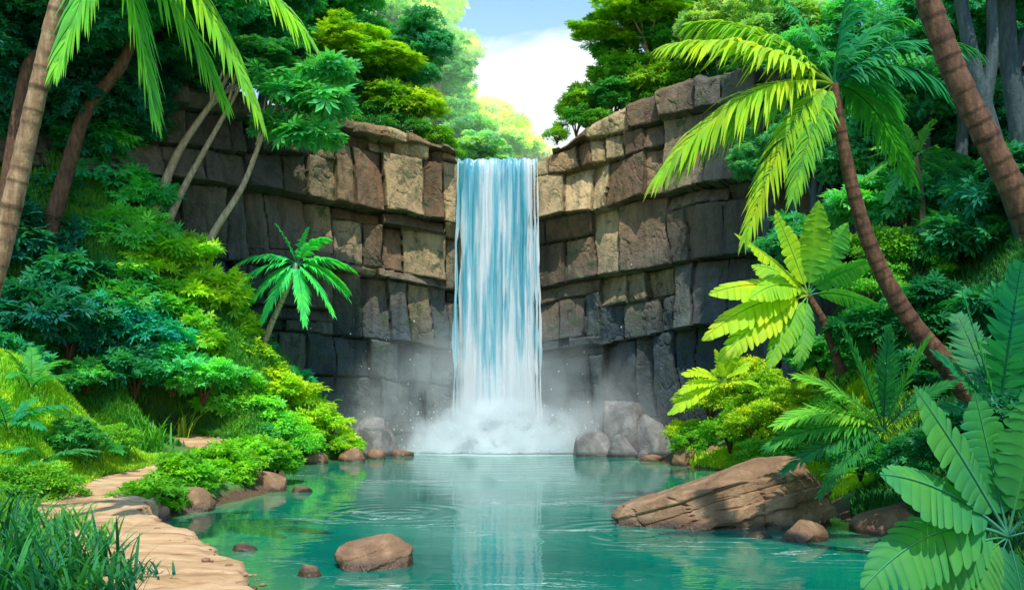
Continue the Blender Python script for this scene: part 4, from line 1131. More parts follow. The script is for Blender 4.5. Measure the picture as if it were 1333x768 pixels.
# ------------------------------------------------------------------ left slope shrubs
LS = 'shrubs covering the left slope'
LST = [  # leaf colours paint in the ridge's sunlight and the shaded left side
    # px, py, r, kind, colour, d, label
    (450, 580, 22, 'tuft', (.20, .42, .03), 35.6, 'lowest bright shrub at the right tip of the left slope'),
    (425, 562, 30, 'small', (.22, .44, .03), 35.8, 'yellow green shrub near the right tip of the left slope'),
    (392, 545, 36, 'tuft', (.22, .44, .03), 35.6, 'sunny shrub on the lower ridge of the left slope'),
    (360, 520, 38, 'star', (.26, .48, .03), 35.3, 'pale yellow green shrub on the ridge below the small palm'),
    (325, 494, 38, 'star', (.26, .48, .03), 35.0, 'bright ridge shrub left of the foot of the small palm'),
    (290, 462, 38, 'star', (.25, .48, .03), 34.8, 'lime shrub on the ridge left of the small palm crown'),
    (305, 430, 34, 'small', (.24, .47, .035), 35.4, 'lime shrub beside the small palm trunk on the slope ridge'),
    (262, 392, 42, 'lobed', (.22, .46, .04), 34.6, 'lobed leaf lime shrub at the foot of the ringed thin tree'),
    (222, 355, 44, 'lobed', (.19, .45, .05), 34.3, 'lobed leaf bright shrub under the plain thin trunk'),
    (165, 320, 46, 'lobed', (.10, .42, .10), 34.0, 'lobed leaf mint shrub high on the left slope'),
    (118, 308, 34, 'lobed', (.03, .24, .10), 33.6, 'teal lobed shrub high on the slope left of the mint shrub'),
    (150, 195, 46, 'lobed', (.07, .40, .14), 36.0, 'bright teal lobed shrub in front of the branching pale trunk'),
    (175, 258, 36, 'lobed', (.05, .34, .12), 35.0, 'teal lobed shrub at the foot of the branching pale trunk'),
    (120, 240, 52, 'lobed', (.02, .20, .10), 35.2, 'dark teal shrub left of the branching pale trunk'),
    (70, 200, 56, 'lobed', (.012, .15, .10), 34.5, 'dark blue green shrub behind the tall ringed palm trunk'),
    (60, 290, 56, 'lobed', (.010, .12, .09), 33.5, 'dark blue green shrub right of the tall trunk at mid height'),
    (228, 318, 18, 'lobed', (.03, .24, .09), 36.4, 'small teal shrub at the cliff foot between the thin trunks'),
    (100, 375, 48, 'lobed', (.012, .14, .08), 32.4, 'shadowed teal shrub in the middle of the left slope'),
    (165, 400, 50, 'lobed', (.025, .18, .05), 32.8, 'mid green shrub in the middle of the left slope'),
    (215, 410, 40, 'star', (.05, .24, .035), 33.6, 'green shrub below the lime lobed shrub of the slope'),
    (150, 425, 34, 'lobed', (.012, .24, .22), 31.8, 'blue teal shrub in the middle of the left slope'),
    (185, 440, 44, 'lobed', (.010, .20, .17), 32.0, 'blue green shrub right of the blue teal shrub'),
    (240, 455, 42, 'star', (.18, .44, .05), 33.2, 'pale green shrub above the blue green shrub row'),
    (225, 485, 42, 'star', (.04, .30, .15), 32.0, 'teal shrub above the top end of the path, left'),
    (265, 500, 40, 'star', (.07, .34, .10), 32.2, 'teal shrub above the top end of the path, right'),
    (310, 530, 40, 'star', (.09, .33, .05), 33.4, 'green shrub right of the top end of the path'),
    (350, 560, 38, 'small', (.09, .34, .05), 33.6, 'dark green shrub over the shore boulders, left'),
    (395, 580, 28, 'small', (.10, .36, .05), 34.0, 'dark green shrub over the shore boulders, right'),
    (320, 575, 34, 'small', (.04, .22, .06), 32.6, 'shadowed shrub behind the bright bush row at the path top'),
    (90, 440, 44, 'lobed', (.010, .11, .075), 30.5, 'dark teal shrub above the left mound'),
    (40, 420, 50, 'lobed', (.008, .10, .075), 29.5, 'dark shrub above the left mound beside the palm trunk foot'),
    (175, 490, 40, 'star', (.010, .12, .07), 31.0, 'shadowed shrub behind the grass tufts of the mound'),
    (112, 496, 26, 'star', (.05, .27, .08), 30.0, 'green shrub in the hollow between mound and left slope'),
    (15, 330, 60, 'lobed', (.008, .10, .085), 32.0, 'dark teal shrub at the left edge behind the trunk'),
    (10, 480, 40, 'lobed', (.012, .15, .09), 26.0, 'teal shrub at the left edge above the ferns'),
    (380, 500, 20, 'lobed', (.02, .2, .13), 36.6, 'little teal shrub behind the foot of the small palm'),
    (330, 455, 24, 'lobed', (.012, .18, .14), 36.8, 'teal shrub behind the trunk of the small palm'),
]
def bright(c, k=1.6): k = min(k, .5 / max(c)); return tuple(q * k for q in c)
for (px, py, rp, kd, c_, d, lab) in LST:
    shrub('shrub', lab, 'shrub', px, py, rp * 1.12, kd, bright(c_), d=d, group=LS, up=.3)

# trees of the left slope
tree('tree', 'pale branching trunk under dark leaves before the left cliff', 302, 88, 40, 35.2, (.03, .22, .09), (190, 35.2), sq=(1.2, 1, .7), trunk=.2, mat=M_BARK_LIGHT, branches=5, extra=((335, 70, 40), (240, 62, 44)))
tree('tree', 'plain leaning thin trunk between pale branching trunk and ringed trunk', 325, 90, 36, 35.2, (.03, .22, .09), (205, 35.2), sq=(1.2, 1, .7), trunk=.15, mat=M_BARK_LIGHT, branches=2)
# lobed leaf tree
lt = tree('tree', 'thin ringed trunk topped with large lobed leaves before the left cliff', 368, 125, 36, 35.0, (.06, .36, .16), (243, 35.0), kd='big', sq=(1.1, 1, .9), trunk=.16, mat=M_BARK_LIGHT, branches=5,
          extra=((415, 140, 40), (395, 185, 36), (430, 100, 30), (360, 170, 26)))
palm('small_palm', 'small bright teal palm leaning at the foot of the left cliff', 'palm tree',
     [P(332, 470, 36), P(352, 425, 36), P(372, 380, 36), P(386, 343, 36)], (.13, .085),
     [(110, -.2, 1.9, .22), (55, -.2, 2.1, .40), (80, .3, 1.8, .2), (150, -.2, 2.3, .5), (168, -.3, 2.2, .62), (20, -.2, 2.3, .45), (-5, -.3, 2.1, .55), (200, -.4, 2.0, .6), (-30, -.6, 2.0, .5), (230, -.6, 1.8, .5), (-70, -.7, 1.8, .45), (180, .5, 2, .6), (10, .6, 2, .6)],
     (.05, .46, .20), M_BARK_LIGHT, ring=.08, ringh=.12, fk=dict(n=28, ll=.36, lw=.062, droop=.55, roll=14), seed=2, seg=8)
SP = 'young rosette plants at the foot of the left cliff'
def rosette(label, base, n, L, color, seed, group=None, name='leafy_plant', cat='plant', W=.11, up=(40, 80), g=.5, tear=.0, a0=0):
    r = np.random.default_rng(seed)
    ls = []
    for k in range(n):
        az = R(a0) + 6.2832 * (k + r.uniform(-.2, .2)) / n; el = R(r.uniform(*up))
        d = (math.cos(az) * math.cos(el), math.sin(az) * math.cos(el), math.sin(el))
        ls.append((d, L * r.uniform(.8, 1.1), g * r.uniform(.7, 1.3), r.uniform(-20, 20)))
    t = thing(name, label, cat, base, 0, group)
    for k, (d, l, gg, ro) in enumerate(ls):
        bl, rib = blade_geo(np.array(d), l, gg, W=W, n=4, roll=ro, seed=seed * 13 + k, tear=tear, notch=.03, stalk=.08, droop=.2)
        obj('leaf', bl.mesh('leaf', True), M_PALM, t, color)
    return t
rosette('young rosette plant at the cliff foot, upper left of two', tuple(P(389, 505, 37)), 9, 1.25, (.06, .30, .06), 401, SP)
rosette('young rosette plant at the cliff foot, lower right of two', tuple(P(418, 533, 36.8)), 10, 1.2, (.05, .28, .07), 402, SP)

# dark trunks behind at upper left
def bare(name, label, pts, r0, r1, mat, limbs=(), seed=0, cat='tree', crown=None):
    base = Vector(pts[0]); t = thing(name, label, cat, base)
    loc = [np.array(q) - np.array(base) for q in pts]; loc[0] = loc[0] - np.array([0, 0, .4])
    g = Geo(); tube(g, loc, r0, r1, 12, 60, .0, .3, .3, seed); obj('trunk', g.mesh('trunk', True), mat, t)
    for (pp, a, b) in limbs:
        g = Geo(); tube(g, [np.array(q) - np.array(base) for q in pp], a, b, 9, 30, seed=seed + 1); obj('branch', g.mesh('branch', True), mat, t)
    if crown:
        for (px, py, rp, d, kd, c_, sq) in crown:
            o = obj('crown', KIND[(kd, seed % 3)], M_LEAF, t, c_); s_ = rp / F * d
            o.location = np.array(P(px, py, d)) - np.array(base); o.scale = (s_ * sq[0], s_ * sq[1], s_ * sq[2]); o.rotation_euler = (0, 0, seed + px * .1)
    return t
bare('tree', 'thick brown leaning trunk under the dark canopy at upper left', [gpt(58, 32), P(92, 205, 32), P(115, 140, 32), P(158, 85, 32), P(185, 10, 32)], .27, .16, M_BARK_BROWN,
     crown=[(215, 20, 110, 32, 'crown', (0.017, 0.204, 0.093), (1.1, 1, .75)), (120, 25, 90, 33, 'crown', (0.014, 0.170, 0.102), (1.1, 1, .8))], seed=5)
bare('tree', 'shorter leaning trunk crossing behind the tall ringed palm at upper left', [gpt(-20, 30), P(30, 112, 30), P(60, 70, 30), P(90, 20, 30)], .24, .16, M_BARK_BROWN,
     crown=[(60, 20, 90, 30.5, 'crown', (0.014, 0.153, 0.102), (1.2, 1, .8)), (-10, 60, 80, 30.8, 'crown', (0.010, 0.128, 0.102), (1, 1, 1))], seed=6)
TB = 'dark canopy trees behind the left slope'
for k, (px, py, rp, d, c_, lab) in enumerate([  # dark teal leaf colours stand in for the canopy's shade
    (30, 130, 110, 33, (0.010, 0.128, 0.102), 'darkest teal tree crown behind the left trunks'),
    (140, 150, 70, 35.0, (0.014, 0.145, 0.102), 'dark teal tree crown behind the branching pale trunk'),
    (290, 20, 95, 37.5, (0.020, 0.238, 0.102), 'dark green tree crown at the top left above the left cliff'),
    (395, 25, 95, 45, (0.051, 0.340, 0.102), 'mid green tree crown at the top above the left cliff'),
    (250, 95, 56, 41.5, (.02, .19, .10), 'shaded teal tree on the left cliff edge behind the thin trunks'),
    (350, 80, 60, 42, (.03, .24, .11), 'teal green tree on the left cliff edge behind the lobed leaf tree'),
    (195, 60, 60, 40, (.014, .16, .09), 'blue green tree on the left cliff edge behind the hanging palm fronds'),
    (110, 50, 110, 34, (0.014, 0.170, 0.119), 'big blue green tree crown filling the top left')]):
    tree('tree', lab, px, py, rp, d, c_, (px - 10, d), trunk=.3, mat=M_BARK_DARK, group=TB, extra=((px + rp * .5, py - rp * .35, rp * .7), (px - rp * .6, py + rp * .2, rp * .7)))

# ------------------------------------------------------------------ top of the left cliff
CT = 'trees and shrubs along the left cliff edge'
tree('tree', 'yellow green sunlit tree at the top of the left cliff', 440, 78, 58, 41, (.19, .42, .025), (440, 42), kd='crown', sq=(1.2, 1, .75), group=CT, extra=((490, 80, 42), (460, 50, 40)))
tree('tree', 'teal shaded tree behind the yellow green tree on the left cliff', 500, 105, 60, 44, (.03, .25, .14), (500, 44.5), group=CT, extra=((545, 60, 50), (440, 130, 46)))
for k, (px, py, rp, d, kd, c_, lab) in enumerate([
    (450, 140, 34, 41, 'lobed', (.03, .22, .10), 'teal lobed shrub hanging over the left cliff edge'),
    (510, 142, 40, 41.3, 'star', (.16, .38, .03), 'lime shrub on the left cliff edge above the warm blocks'),
    (545, 145, 32, 41.4, 'star', (.22, .42, .03), 'yellow lime shrub right of the lime shrub on the cliff edge'),
    (490, 165, 32, 40.6, 'small', (.03, .20, .05), 'dark green shrub draped over the left cliff edge'),
    (535, 172, 28, 41, 'small', (.04, .22, .05), 'dark green shrub low on the left cliff edge'),
    (570, 182, 24, 41.2, 'small', (.12, .34, .03), 'bright shrub near the notch on the left cliff edge'),
    (588, 200, 14, 41.4, 'small', (.08, .28, .03), 'last little shrub beside the waterfall lip, left side'),
    (410, 150, 30, 40, 'lobed', (.03, .24, .11), 'teal shrub at the back of the lobed leaf tree')]):
    shrub('shrub', lab, 'shrub', px, py, rp, kd, c_, d=d, group=CT, up=.3)

# hazy forest behind the fall; leaf colours are paled to paint in haze
HZ = 'hazy trees up the gorge behind the waterfall'
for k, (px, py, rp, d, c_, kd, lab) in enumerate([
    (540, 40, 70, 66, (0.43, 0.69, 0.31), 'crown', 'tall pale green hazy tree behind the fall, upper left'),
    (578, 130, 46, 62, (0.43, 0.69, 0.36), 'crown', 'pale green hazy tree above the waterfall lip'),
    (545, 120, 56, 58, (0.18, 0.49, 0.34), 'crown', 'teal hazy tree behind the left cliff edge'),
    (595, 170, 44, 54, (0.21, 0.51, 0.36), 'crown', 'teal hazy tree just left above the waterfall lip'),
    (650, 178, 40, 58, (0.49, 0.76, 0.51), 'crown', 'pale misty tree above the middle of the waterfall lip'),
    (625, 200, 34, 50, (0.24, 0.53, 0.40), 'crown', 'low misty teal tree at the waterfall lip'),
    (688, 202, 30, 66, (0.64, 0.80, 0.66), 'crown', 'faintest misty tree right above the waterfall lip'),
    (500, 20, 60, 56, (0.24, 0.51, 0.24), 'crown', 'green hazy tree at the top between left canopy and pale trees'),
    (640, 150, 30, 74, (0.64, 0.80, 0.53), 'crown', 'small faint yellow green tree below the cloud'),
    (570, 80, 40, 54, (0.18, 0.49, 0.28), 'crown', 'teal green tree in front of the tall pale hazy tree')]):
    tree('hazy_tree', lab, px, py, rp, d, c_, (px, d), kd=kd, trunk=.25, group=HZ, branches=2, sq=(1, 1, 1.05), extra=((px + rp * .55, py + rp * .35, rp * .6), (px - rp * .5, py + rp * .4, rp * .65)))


def haze_box():
    m, nt, out = new_mat('gorge_haze')
    vs = N(nt, 'ShaderNodeVolumePrincipled'); vs.inputs['Density'].default_value = .02; vs.inputs['Color'].default_value = (.97, 1, .97, 1); vs.inputs['Anisotropy'].default_value = 0
    nt.links.new(vs.outputs[0], out.inputs['Volume'])
    bm = bmesh.new(); bmesh.ops.create_icosphere(bm, subdivisions=3, radius=1)
    v = np.array([q.co[:] for q in bm.verts]); f = np.array([[q.index for q in ff.verts] for ff in bm.faces]); bm.free()
    v = np.sign(v) * np.abs(v) ** .6 * np.array([24, 20, 8])
    o = obj('haze', make_mesh('haze', v, f, smooth=True), m); o.location = (-.5, 68, 18)
    tag(o, 'thin pale haze hanging in the gorge behind the waterfall', 'haze', kind='stuff')
haze_box()
# ------------------------------------------------------------------ top of the right cliff
RT = 'trees and shrubs along the right cliff edge'
tree('tree', 'flat topped lime tree reaching over the gap on the right cliff', 835, 20, 56, 42, (.17, .40, .025), (850, 41.5), sq=(1.3, 1, .6), trunk=.14, branches=5, group=RT, extra=((785, 48, 34), (885, 30, 50), (830, -15, 56)))
for k, (px, py, rp, d, kd, c_, lab) in enumerate([
    (725, 178, 17, 41.6, 'small', (.12, .34, .03), 'last small shrub beside the waterfall lip, right side'),
    (750, 160, 28, 41.8, 'small', (.05, .26, .05), 'dark green shrub on the right cliff edge near the fall'),
    (760, 140, 30, 42.4, 'star', (.15, .38, .04), 'lime shrub on the right cliff edge near the fall'),
    (800, 135, 36, 42, 'star', (.04, .25, .06), 'dark green shrub in the middle of the right cliff edge'),
    (812, 105, 40, 42.6, 'star', (.10, .34, .04), 'green shrub below the flat topped lime tree'),
    (850, 110, 36, 41.6, 'star', (.18, .40, .04), 'bright lime shrub above the high right cliff blocks'),
    (800, 75, 30, 43.4, 'star', (.06, .28, .05), 'mid green shrub under the open branches of the lime tree'),
    (880, 70, 50, 42.6, 'star', (.05, .27, .05), 'large green shrub behind the big palm fronds'),
    (930, 95, 44, 40.0, 'star', (.07, .28, .05), 'green shrub on the right cliff rim behind the big palm fronds'),
    (975, 110, 44, 38.5, 'lobed', (.06, .26, .08), 'lobed leaf shrub on the right cliff rim near the palm crown'),
    (890, 120, 34, 40.6, 'small', (.10, .33, .04), 'light green shrub spilling over the highest right cliff blocks'),
    (845, 140, 26, 41.2, 'small', (.06, .27, .04), 'dark little shrub spilling over the right cliff blocks'),
    (915, 40, 60, 43, 'crown', (.09, .32, .05), 'leafy canopy behind the big palm crown'),
    (780, 160, 22, 41.4, 'small', (.08, .30, .04), 'small shrub over the brown blocks of the right cliff')]):
    shrub('shrub', lab, 'shrub', px, py, rp, kd, c_, d=d, group=RT, up=.3)

# ------------------------------------------------------------------ right side
palm('coconut_palm', 'tall leaning coconut palm with yellow green fronds on the right bank', 'palm tree',
     [gpt(1300, 19.5), P(1282, 540, 19.5), P(1235, 478, 19.5), P(1180, 410, 19.5), P(1135, 325, 19.5), P(1105, 225, 19.5), P(1085, 110, 19.5)], (.22, .10),
     [(170, -.25, 3.7, .69, dict(color=(0.200, 0.370, 0.036), roll=18)), (200, -.4, 2.2, 1.10, dict(color=(0.178, 0.361, 0.036), roll=22, ll=.42)), (150, -.2, 4.0, .36, dict(color=(0.200, 0.378, 0.036), roll=15)),  # lit side painted as yellow green fronds, shaded side as dark teal ones
      (133, .15, 3.9, .36, dict(color=(0.133, 0.336, 0.048))), (108, .2, 3.5, .32, dict(color=(.03, .25, .10))), (85, -.1, 3.3, .3, dict(color=(.015, .20, .11))), (62, .2, 3.4, .42, dict(color=(.02, .22, .10))),
      (42, -.2, 3.3, .5, dict(color=(.014, .18, .10), roll=-15)), (33, -.3, 2.9, .74, dict(color=(.010, .15, .09), roll=-16, lw=.055)), (225, -.8, 2.1, .6, dict(color=(0.089, 0.286, 0.048))), (160, .7, 3.4, .6, dict(color=(0.104, 0.294, 0.048))), (40, .8, 3.2, .5, dict(color=(.015, .2, .1))), (10, .6, 2.4, .8, dict(color=(.03, .24, .06)))],
     (.16, .38, .04), M_BARK_BROWN, ring=.07, ringh=.24, fk=dict(n=54, ll=.39, lw=.030, droop=.75), seed=3)
palm('coconut_palm', 'thick brown ringed trunk leaning in from the right edge at the top', 'palm tree',
     [gpt(1440, 13.5), P(1400, 440, 13.5), P(1345, 300, 13.5), P(1290, 190, 13.5), P(1245, 100, 13.5), P(1205, -10, 13.5), P(1180, -110, 13.5)], (.215, .15),
     [(20, .1, 2.4, .5), (60, .1, 2.2, .5), (100, .1, 2.2, .5), (140, .2, 2.2, .5), (170, .3, 2.0, .35), (45, .8, 2.2, .6), (130, .8, 2.2, .6)],
     (.02, .2, .1), M_BARK_BROWN, ring=.09, ringh=.26, fk=dict(n=36, ll=.28, lw=.034, droop=.7), seed=4)
broad('banana_plant', 'banana plant with torn lime leaves leaning over the right bank', 'banana plant', P(1095, 470, 25),
      [(135, -.2, 2.9, .18, dict(roll=35, color=(.22, .42, .03))), (160, -.3, 3.0, .34, dict(roll=40, color=(.25, .44, .03))), (178, -.3, 3.0, .42, dict(roll=35, color=(.26, .45, .03))), (195, -.4, 2.8, .36, dict(roll=40, color=(.22, .42, .03))),
       (112, -.15, 2.6, .10, dict(roll=72, color=(.16, .38, .04))), (88, -.2, 2.7, .12, dict(roll=40, color=(.10, .32, .05))), (68, -.1, 2.5, .2, dict(roll=70, color=(.07, .30, .07))), (45, -.1, 2.3, .35, dict(roll=50, color=(.05, .27, .07))), (15, -.3, 1.9, .5, dict(roll=40, color=(.04, .24, .07))), (225, -.5, 2.0, .3, dict(roll=30, color=(.09, .30, .04))), (250, -.6, 1.7, .3, dict(roll=25, color=(.07, .27, .05))), (148, -.5, 2.3, .55, dict(roll=45, color=(.16, .38, .04))), (125, .5, 2.3, .35, dict(roll=30)), (140, .8, 2.2, .4)],
      (.16, .38, .04), stem=([P(1095, 470, 25), P(1075, 425, 25), P(1052, 385, 25)], .13, .09), seed=6, fk=dict(W=.16, n=13, tear=.34, notch=.11, droop=.5, wave=.01))
broad('banana_plant', 'small young banana plant at the far tip of the right bank', 'banana plant', P(942, 498, 30),
      [(165, -.3, 1.6, .45, dict(roll=30)), (145, -.2, 1.7, .4, dict(roll=35)), (190, -.3, 1.9, .35, dict(roll=30)), (75, -.2, 1.5, .2, dict(roll=30)), (50, -.1, 1.4, .35, dict(roll=-30)), (105, -.3, 1.4, .2, dict(roll=20)), (20, -.2, 1.3, .5, dict(roll=-20))],
      (.20, .42, .03), seed=7, fk=dict(W=.16, n=8, tear=.25, notch=.15))
# hanging-leaf plant of the background
palm('small_palm', 'small fan palm on the misty slope beside the right trunk', 'palm tree', [gpt(1205, 29), P(1200, 255, 29), P(1192, 205, 29)], (.12, .07),
     [(150, -.3, 1.7, .4, dict(color=(.12, .36, .08))), (175, -.3, 1.6, .5, dict(color=(.10, .34, .08))), (75, -.2, 1.6, .35, dict(color=(.12, .36, .09))), (110, -.2, 1.3, .25), (20, -.3, 1.7, .5), (-5, -.4, 1.6, .5), (215, -.5, 1.5, .4), (-30, -.5, 1.5, .4), (45, .5, 1.5, .4), (140, .6, 1.5, .4)],
     (.05, .28, .13), M_BARK_PALE, ring=.05, fk=dict(n=22, ll=.32, lw=.055, droop=.35, roll=15), seed=8, seg=8)
# ferns of the right bank
t = fern('large feathery fern palm arching over the bright right bank', tuple(P(1150, 560, 19.0)), 0, 1, MID, 310)
for k, (th, dy, L, gg, ro, c_) in enumerate([(150, -.3, 2.7, .42, 35, (.12, .36, .05)), (165, -.3, 2.6, .35, 35, (.03, .22, .06)), (135, -.2, 2.6, .3, 30, (.10, .34, .06)), (112, -.2, 2.5, .15, 30, (.02, .18, .08)), (92, -.2, 2.2, .12, 35, (.012, .15, .08)), (72, -.2, 2.2, .15, -30, (.03, .24, .06)), (180, -.4, 2.3, .3, 30, (.012, .14, .07)), (50, -.1, 2.0, .3, -30, (.012, .14, .07)), (200, -.6, 1.9, .3, 20, (.012, .14, .06)), (120, .6, 2.2, .4, 0, MID)]):
    geo = frond_geo(sdir(th, dy), L, gg, n=40, ll=.24, lw=.022, droop=.15, roll=ro, seed=900 + k, vee=.1, rach=.016, sweep0=35, sweep1=70)
    obj('frond', geo.mesh('frond'), M_PALM, t, c_)
t = thing('fern', 'tall dark teal fern with upright fronds at the right edge', 'fern', P(1300, 545, 15.5))
for k, (th, dy, L, gg, ro, c_) in enumerate([(88, -.2, 2.5, .06, 55, (.012, .20, .12)), (110, -.2, 2.3, .1, 55, (.02, .22, .12)), (70, -.2, 2.4, .1, -50, (.010, .17, .12)), (130, -.2, 1.8, .2, 45, (.012, .17, .10)), (50, -.2, 2.0, .2, -45, (.010, .16, .12)), (155, -.4, 1.5, .3, 30, (.012, .15, .09)), (95, .5, 2.2, .15, 20, (.010, .14, .09))]):
    geo = frond_geo(sdir(th, dy), L, gg, n=24, ll=.27, lw=.052, droop=.12, roll=ro, seed=950 + k, vee=.08, rach=.02, sweep0=25, sweep1=55)
    obj('frond', geo.mesh('frond'), M_PALM, t, c_)

# big torn-leaf plant in the right foreground
broad('leafy_plant', 'large glossy torn leaf plant in the right foreground over the water', 'plant', P(1312, 700, 11.0),
      [(122, -.15, 2.3, .10, dict(roll=58, W=0.179, color=(0.030, 0.180, 0.085))), (141, -.35, 2.35, .26, dict(roll=50, W=0.168, color=(0.035, 0.200, 0.095))), (155, -.4, 2.3, .56, dict(roll=48, W=0.168, color=(0.030, 0.190, 0.080))), (174, -.4, 1.45, .52, dict(roll=50, W=0.202, color=(0.030, 0.190, 0.070))),
       (190, -.6, 1.15, .7, dict(roll=40, W=0.246, color=(0.030, 0.180, 0.050))), (100, .1, 1.7, .02, dict(roll=55, W=0.190, color=(0.015, 0.150, 0.080))), (80, -.1, 2.05, .05, dict(roll=60, W=0.190, color=(0.020, 0.165, 0.075))), (58, -.2, 1.7, .12, dict(roll=50, W=0.190, color=(0.007, 0.125, 0.100))), (215, -.9, .95, .55, dict(roll=30, W=0.224, color=(0.006, 0.110, 0.075))),
       (265, -.9, .85, .35, dict(roll=20, W=0.202, color=(0.006, 0.100, 0.065))), (25, -.4, 1.4, .4, dict(roll=40, W=0.224, color=(0.006, 0.125, 0.100))), (135, .6, 1.6, .3)],
      (.02, .16, .08), seed=9, fk=dict(n=13, tear=.26, notch=.13, droop=.42, wave=.006, fold=.10, stalk=.16))

# bright mossy bushes of the right bank
RB = 'bright bushes along the right bank'
for k, (px, py, rp, kd, c_, d, lab) in enumerate([
    (896, 566, 28, 'tuft', (.22, .44, .03), 34.2, 'lowest bright bush at the tip of the right bank'),
    (925, 525, 42, 'tuft', (.26, .46, .03), 33.8, 'yellow green bush below the small banana plant'),
    (975, 500, 44, 'tuft', (.28, .46, .03), 32.5, 'pale lime bush right of the small banana plant'),
    (905, 580, 28, 'small', (.08, .30, .03), 33.4, 'mid green bush above the two shore boulders, left'),
    (950, 565, 38, 'small', (.10, .34, .03), 31.2, 'mid green bush above the two shore boulders, right'),
    (985, 560, 42, 'tuft', (.24, .44, .03), 29.2, 'bright moss bush behind the top of the big slanted boulder'),
    (1030, 535, 44, 'tuft', (.25, .45, .03), 28.0, 'bright yellow green bush left of the feathery fern'),
    (1040, 590, 40, 'small', (.07, .28, .05), 24.8, 'small leaf bush directly above the big slanted boulder'),
    (985, 592, 28, 'small', (.12, .36, .04), 27.0, 'little bright bush at the left shoulder of the big boulder'),
    (1085, 555, 44, 'small', (.06, .27, .04), 24.5, 'green bush under the feathery fern palm'),
    (1000, 520, 40, 'small', (.16, .38, .03), 30.4, 'lime bush beneath the banana plant leaves')]):
    shrub('bush', lab, 'bush', px, py, rp, kd, c_, d=d, group=RB, up=.3)
rosette('small five leaf plant behind the big boulder, left of two', tuple(P(1092, 618, 20.6)), 9, .62, (.03, .22, .06), 411, W=.16, up=(20, 70))
rosette('small five leaf plant behind the big boulder, right of two', tuple(P(1136, 612, 20.0)), 9, .75, (.035, .26, .07), 412, W=.16, up=(15, 70))
RD = 'dark shrubs on the shaded right slope'
for k, (px, py, rp, kd, c_, d, lab) in enumerate([  # the slope's shade is put into the dark leaf colours
    (1150, 330, 46, 'small', (.10, .32, .04), 26.5, 'layered small leaf shrub behind the leaning palm trunk, upper'),
    (1130, 375, 38, 'small', (0.087, 0.377, 0.058), 26.0, 'layered small leaf shrub behind the leaning palm trunk, lower'),
    (1195, 350, 36, 'small', (0.102, 0.392, 0.065), 26.2, 'layered small leaf shrub right of the leaning palm trunk'),
    (1120, 275, 36, 'lobed', (0.087, 0.435, 0.174), 30.5, 'pale mint shrub beside the upper leaning palm trunk'),
    (1180, 270, 46, 'lobed', (0.058, 0.406, 0.189), 30.0, 'mint shrub under the small fan palm'),
    (1240, 260, 50, 'lobed', (0.036, 0.319, 0.174), 29.5, 'teal shrub right of the small fan palm'),
    (1270, 330, 60, 'lobed', (0.022, 0.217, 0.116), 26.0, 'dark teal shrub below the thick leaning trunk'),
    (1220, 420, 54, 'lobed', (0.014, 0.174, 0.080), 24.0, 'dark green shrub behind the tall teal fern'),
    (1140, 440, 44, 'lobed', (0.017, 0.189, 0.072), 24.6, 'dark green shrub above the feathery fern palm'),
    (1200, 500, 46, 'star', (0.014, 0.174, 0.072), 20.5, 'shadowed shrub between fern palm and leaning trunk foot'),
    (1320, 430, 60, 'lobed', (0.014, 0.189, 0.116), 21.0, 'dark teal shrub at the right edge behind the tall fern'),
    (1120, 600, 40, 'small', (0.017, 0.203, 0.072), 21.2, 'dark shrub behind the two five leaf plants'),
    (1180, 610, 46, 'star', (0.017, 0.189, 0.072), 18.6, 'dark shrub above the half hidden brown boulder'),
    (1250, 590, 56, 'star', (0.014, 0.160, 0.072), 16.5, 'dark shrub behind the big torn leaf plant'),
    (1070, 470, 40, 'star', (0.043, 0.290, 0.072), 27.0, 'mid green shrub behind the banana plant stem'),
    (1040, 320, 40, 'lobed', (0.029, 0.261, 0.145), 33.0, 'misty teal shrub behind the banana plant leaves'),
    (1090, 220, 40, 'lobed', (0.072, 0.362, 0.217), 36.0, 'misty green shrub at the cliff foot beyond the big palm'),
    (1320, 250, 60, 'lobed', (0.017, 0.203, 0.145), 25.0, 'dark teal shrub at the right edge beyond the thick trunk'),
    (1320, 560, 50, 'star', (0.014, 0.145, 0.087), 14.0, 'dark shrub at the right edge behind the torn leaf plant')]):
    shrub('shrub', lab, 'shrub', px, py, rp, kd, c_, d=d, group=RD, up=.3)
# dark forked trees at upper right
bare('tree', 'dark forked tree standing behind the thick trunk at upper right', [gpt(1345, 24), P(1305, 220, 24), P(1278, 130, 24), P(1262, 60, 24), P(1245, -30, 24)], .28, .14, M_BARK_DARK,
     limbs=[([P(1281, 140, 24), P(1292, 60, 24), P(1288, -30, 24)], .18, .11)], seed=11, crown=[(1270, -40, 80, 24.5, 'crown', (0.014, 0.217, 0.145), (1.2, 1, .7))])
bare('tree', 'dark straight tree in the right corner behind the forked tree', [gpt(1345, 25), P(1330, 180, 25), P(1312, 60, 25), P(1310, -40, 25)], .30, .2, M_BARK_DARK,
     limbs=[([P(1318, 100, 25), P(1340, 30, 25), P(1350, -40, 25)], .14, .1)], seed=12, crown=[(1330, -30, 80, 26, 'crown', (0.012, 0.189, 0.145), (1.1, 1, .8))])
bare('tree', 'slim pale leaning trunk in the mist right of the big palm fronds', [P(1098, 275, 35), P(1078, 225, 35), P(1058, 165, 35)], .12, .07, M_BARK_DARK, seed=13, crown=[(1055, 150, 44, 35.5, 'crown', (0.072, 0.392, 0.189), (1, 1, .8))])
RF = 'misty forest trees up the right slope'
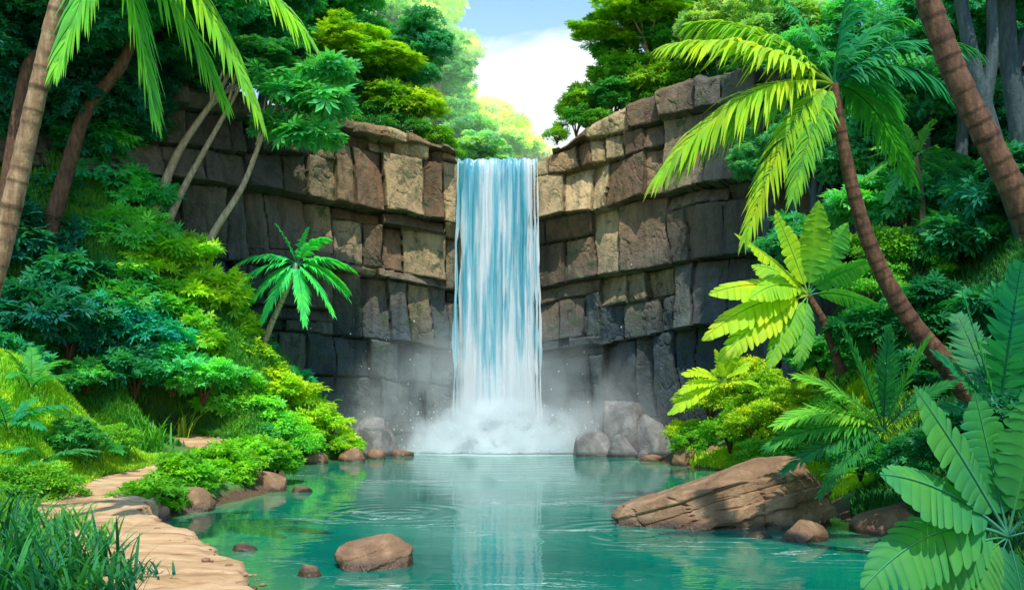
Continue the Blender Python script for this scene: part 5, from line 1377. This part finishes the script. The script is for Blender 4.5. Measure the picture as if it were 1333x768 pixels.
for k, (px, py, rp, d, c_, lab) in enumerate([  # mist here is painted in by pale teal leaf colours
    (1140, 190, 66, 33, (0.072, 0.377, 0.217), 'misty green tree behind the small fan palm'),
    (1205, 120, 80, 31, (0.058, 0.348, 0.203), 'misty teal tree behind the thick leaning trunk'),
    (1120, 60, 80, 33.5, (0.072, 0.406, 0.174), 'green tree behind the big palm crown'),
    (1020, 40, 62, 34.5, (0.160, 0.380, 0.150), 'light green tree left behind the big palm crown'),
    (1290, 180, 80, 32, (0.017, 0.217, 0.145), 'dark teal tree behind the dark forked trees'),
    (1000, 200, 46, 35.0, (0.087, 0.377, 0.203), 'misty green tree at the cliff foot behind the drooping palm fronds'),
    (1060, 170, 56, 34.2, (0.065, 0.348, 0.203), 'misty tree directly behind the big palm trunk top'),
    (1240, 30, 80, 30, (0.043, 0.319, 0.203), 'teal tree crown at the top behind the forked tree'),
    (945, 40, 60, 38.6, (0.204, 0.410, 0.170), 'pale green tree behind the yellow palm fronds')]):
    tree('tree', lab, px, py, rp, d, c_, (px + 8, d), trunk=.25, mat=M_BARK_DARK, group=RF, extra=((px + rp * .5, py + rp * .3, rp * .7), (px - rp * .5, py + rp * .35, rp * .65)))

# ------------------------------------------------------------------ daylight
SUN_EL, SUN_AZ = 62.0, 172.0       # azimuth from +Y towards +X: the sun stands high, a little right of the viewer
sd_ = Vector((math.sin(R(SUN_AZ)) * math.cos(R(SUN_EL)), math.cos(R(SUN_AZ)) * math.cos(R(SUN_EL)), math.sin(R(SUN_EL))))
sl = bpy.data.lights.new('sun', 'SUN'); sl.energy = 4.6; sl.angle = R(.6); sl.color = (1.0, .94, .82)
so = bpy.data.objects.new('sun', sl); COL.objects.link(so); so.rotation_euler = (-sd_).to_track_quat('-Z', 'Y').to_euler(); so.location = (0, 30, 60)

w = bpy.data.worlds.new('World'); scene.world = w; w.use_nodes = True
nt = w.node_tree; nt.nodes.clear()
out = N(nt, 'ShaderNodeOutputWorld'); bg = N(nt, 'ShaderNodeBackground'); sky = N(nt, 'ShaderNodeTexSky')
sky.sky_type = 'NISHITA'; sky.sun_disc = False; sky.sun_elevation = R(SUN_EL); sky.sun_rotation = R(SUN_AZ)
sky.air_density = 1.0; sky.dust_density = .6; sky.ozone_density = 1.3
tc = N(nt, 'ShaderNodeTexCoord')
mp = N(nt, 'ShaderNodeMapping'); mp.inputs['Scale'].default_value = (1, 1, 1.6); nt.links.new(tc.outputs['Generated'], mp.inputs['Vector'])
n1 = noise_(nt, mp.outputs[0], 3.2, 8, .55, .25)
sp = N(nt, 'ShaderNodeSeparateXYZ'); nt.links.new(tc.outputs['Generated'], sp.inputs[0])
lowc = N(nt, 'ShaderNodeMapRange'); nt.links.new(sp.outputs['Z'], lowc.inputs[0])
lowc.inputs[1].default_value = .22; lowc.inputs[2].default_value = .345; lowc.inputs[3].default_value = .26; lowc.inputs[4].default_value = -.17
mask = ramp_(nt, math_(nt, 'ADD', n1, lowc.outputs[0]), [(.52, (0, 0, 0)), (.60, (1, 1, 1))])
skyc = mixc(nt, sky.outputs[0], (1.35, 1.75, 1.85), 1.0, 'MULTIPLY')
col = mixc(nt, skyc, (8.4, 8.5, 8.4), mask)
nt.links.new(col, bg.inputs['Color']); bg.inputs['Strength'].default_value = .15
nt.links.new(bg.outputs[0], out.inputs['Surface'])

scene.view_settings.view_transform = 'Standard'; scene.view_settings.look = 'None'
scene.view_settings.exposure = 0; scene.view_settings.gamma = 1
scene.render.engine = 'CYCLES'
cy = scene.cycles
cy.use_denoising = True
try: cy.denoiser = 'OPENIMAGEDENOISE'
except Exception: pass
cy.max_bounces = 10; cy.diffuse_bounces = 3; cy.glossy_bounces = 3; cy.transmission_bounces = 3; cy.volume_bounces = 8
cy.sample_clamp_indirect = 6
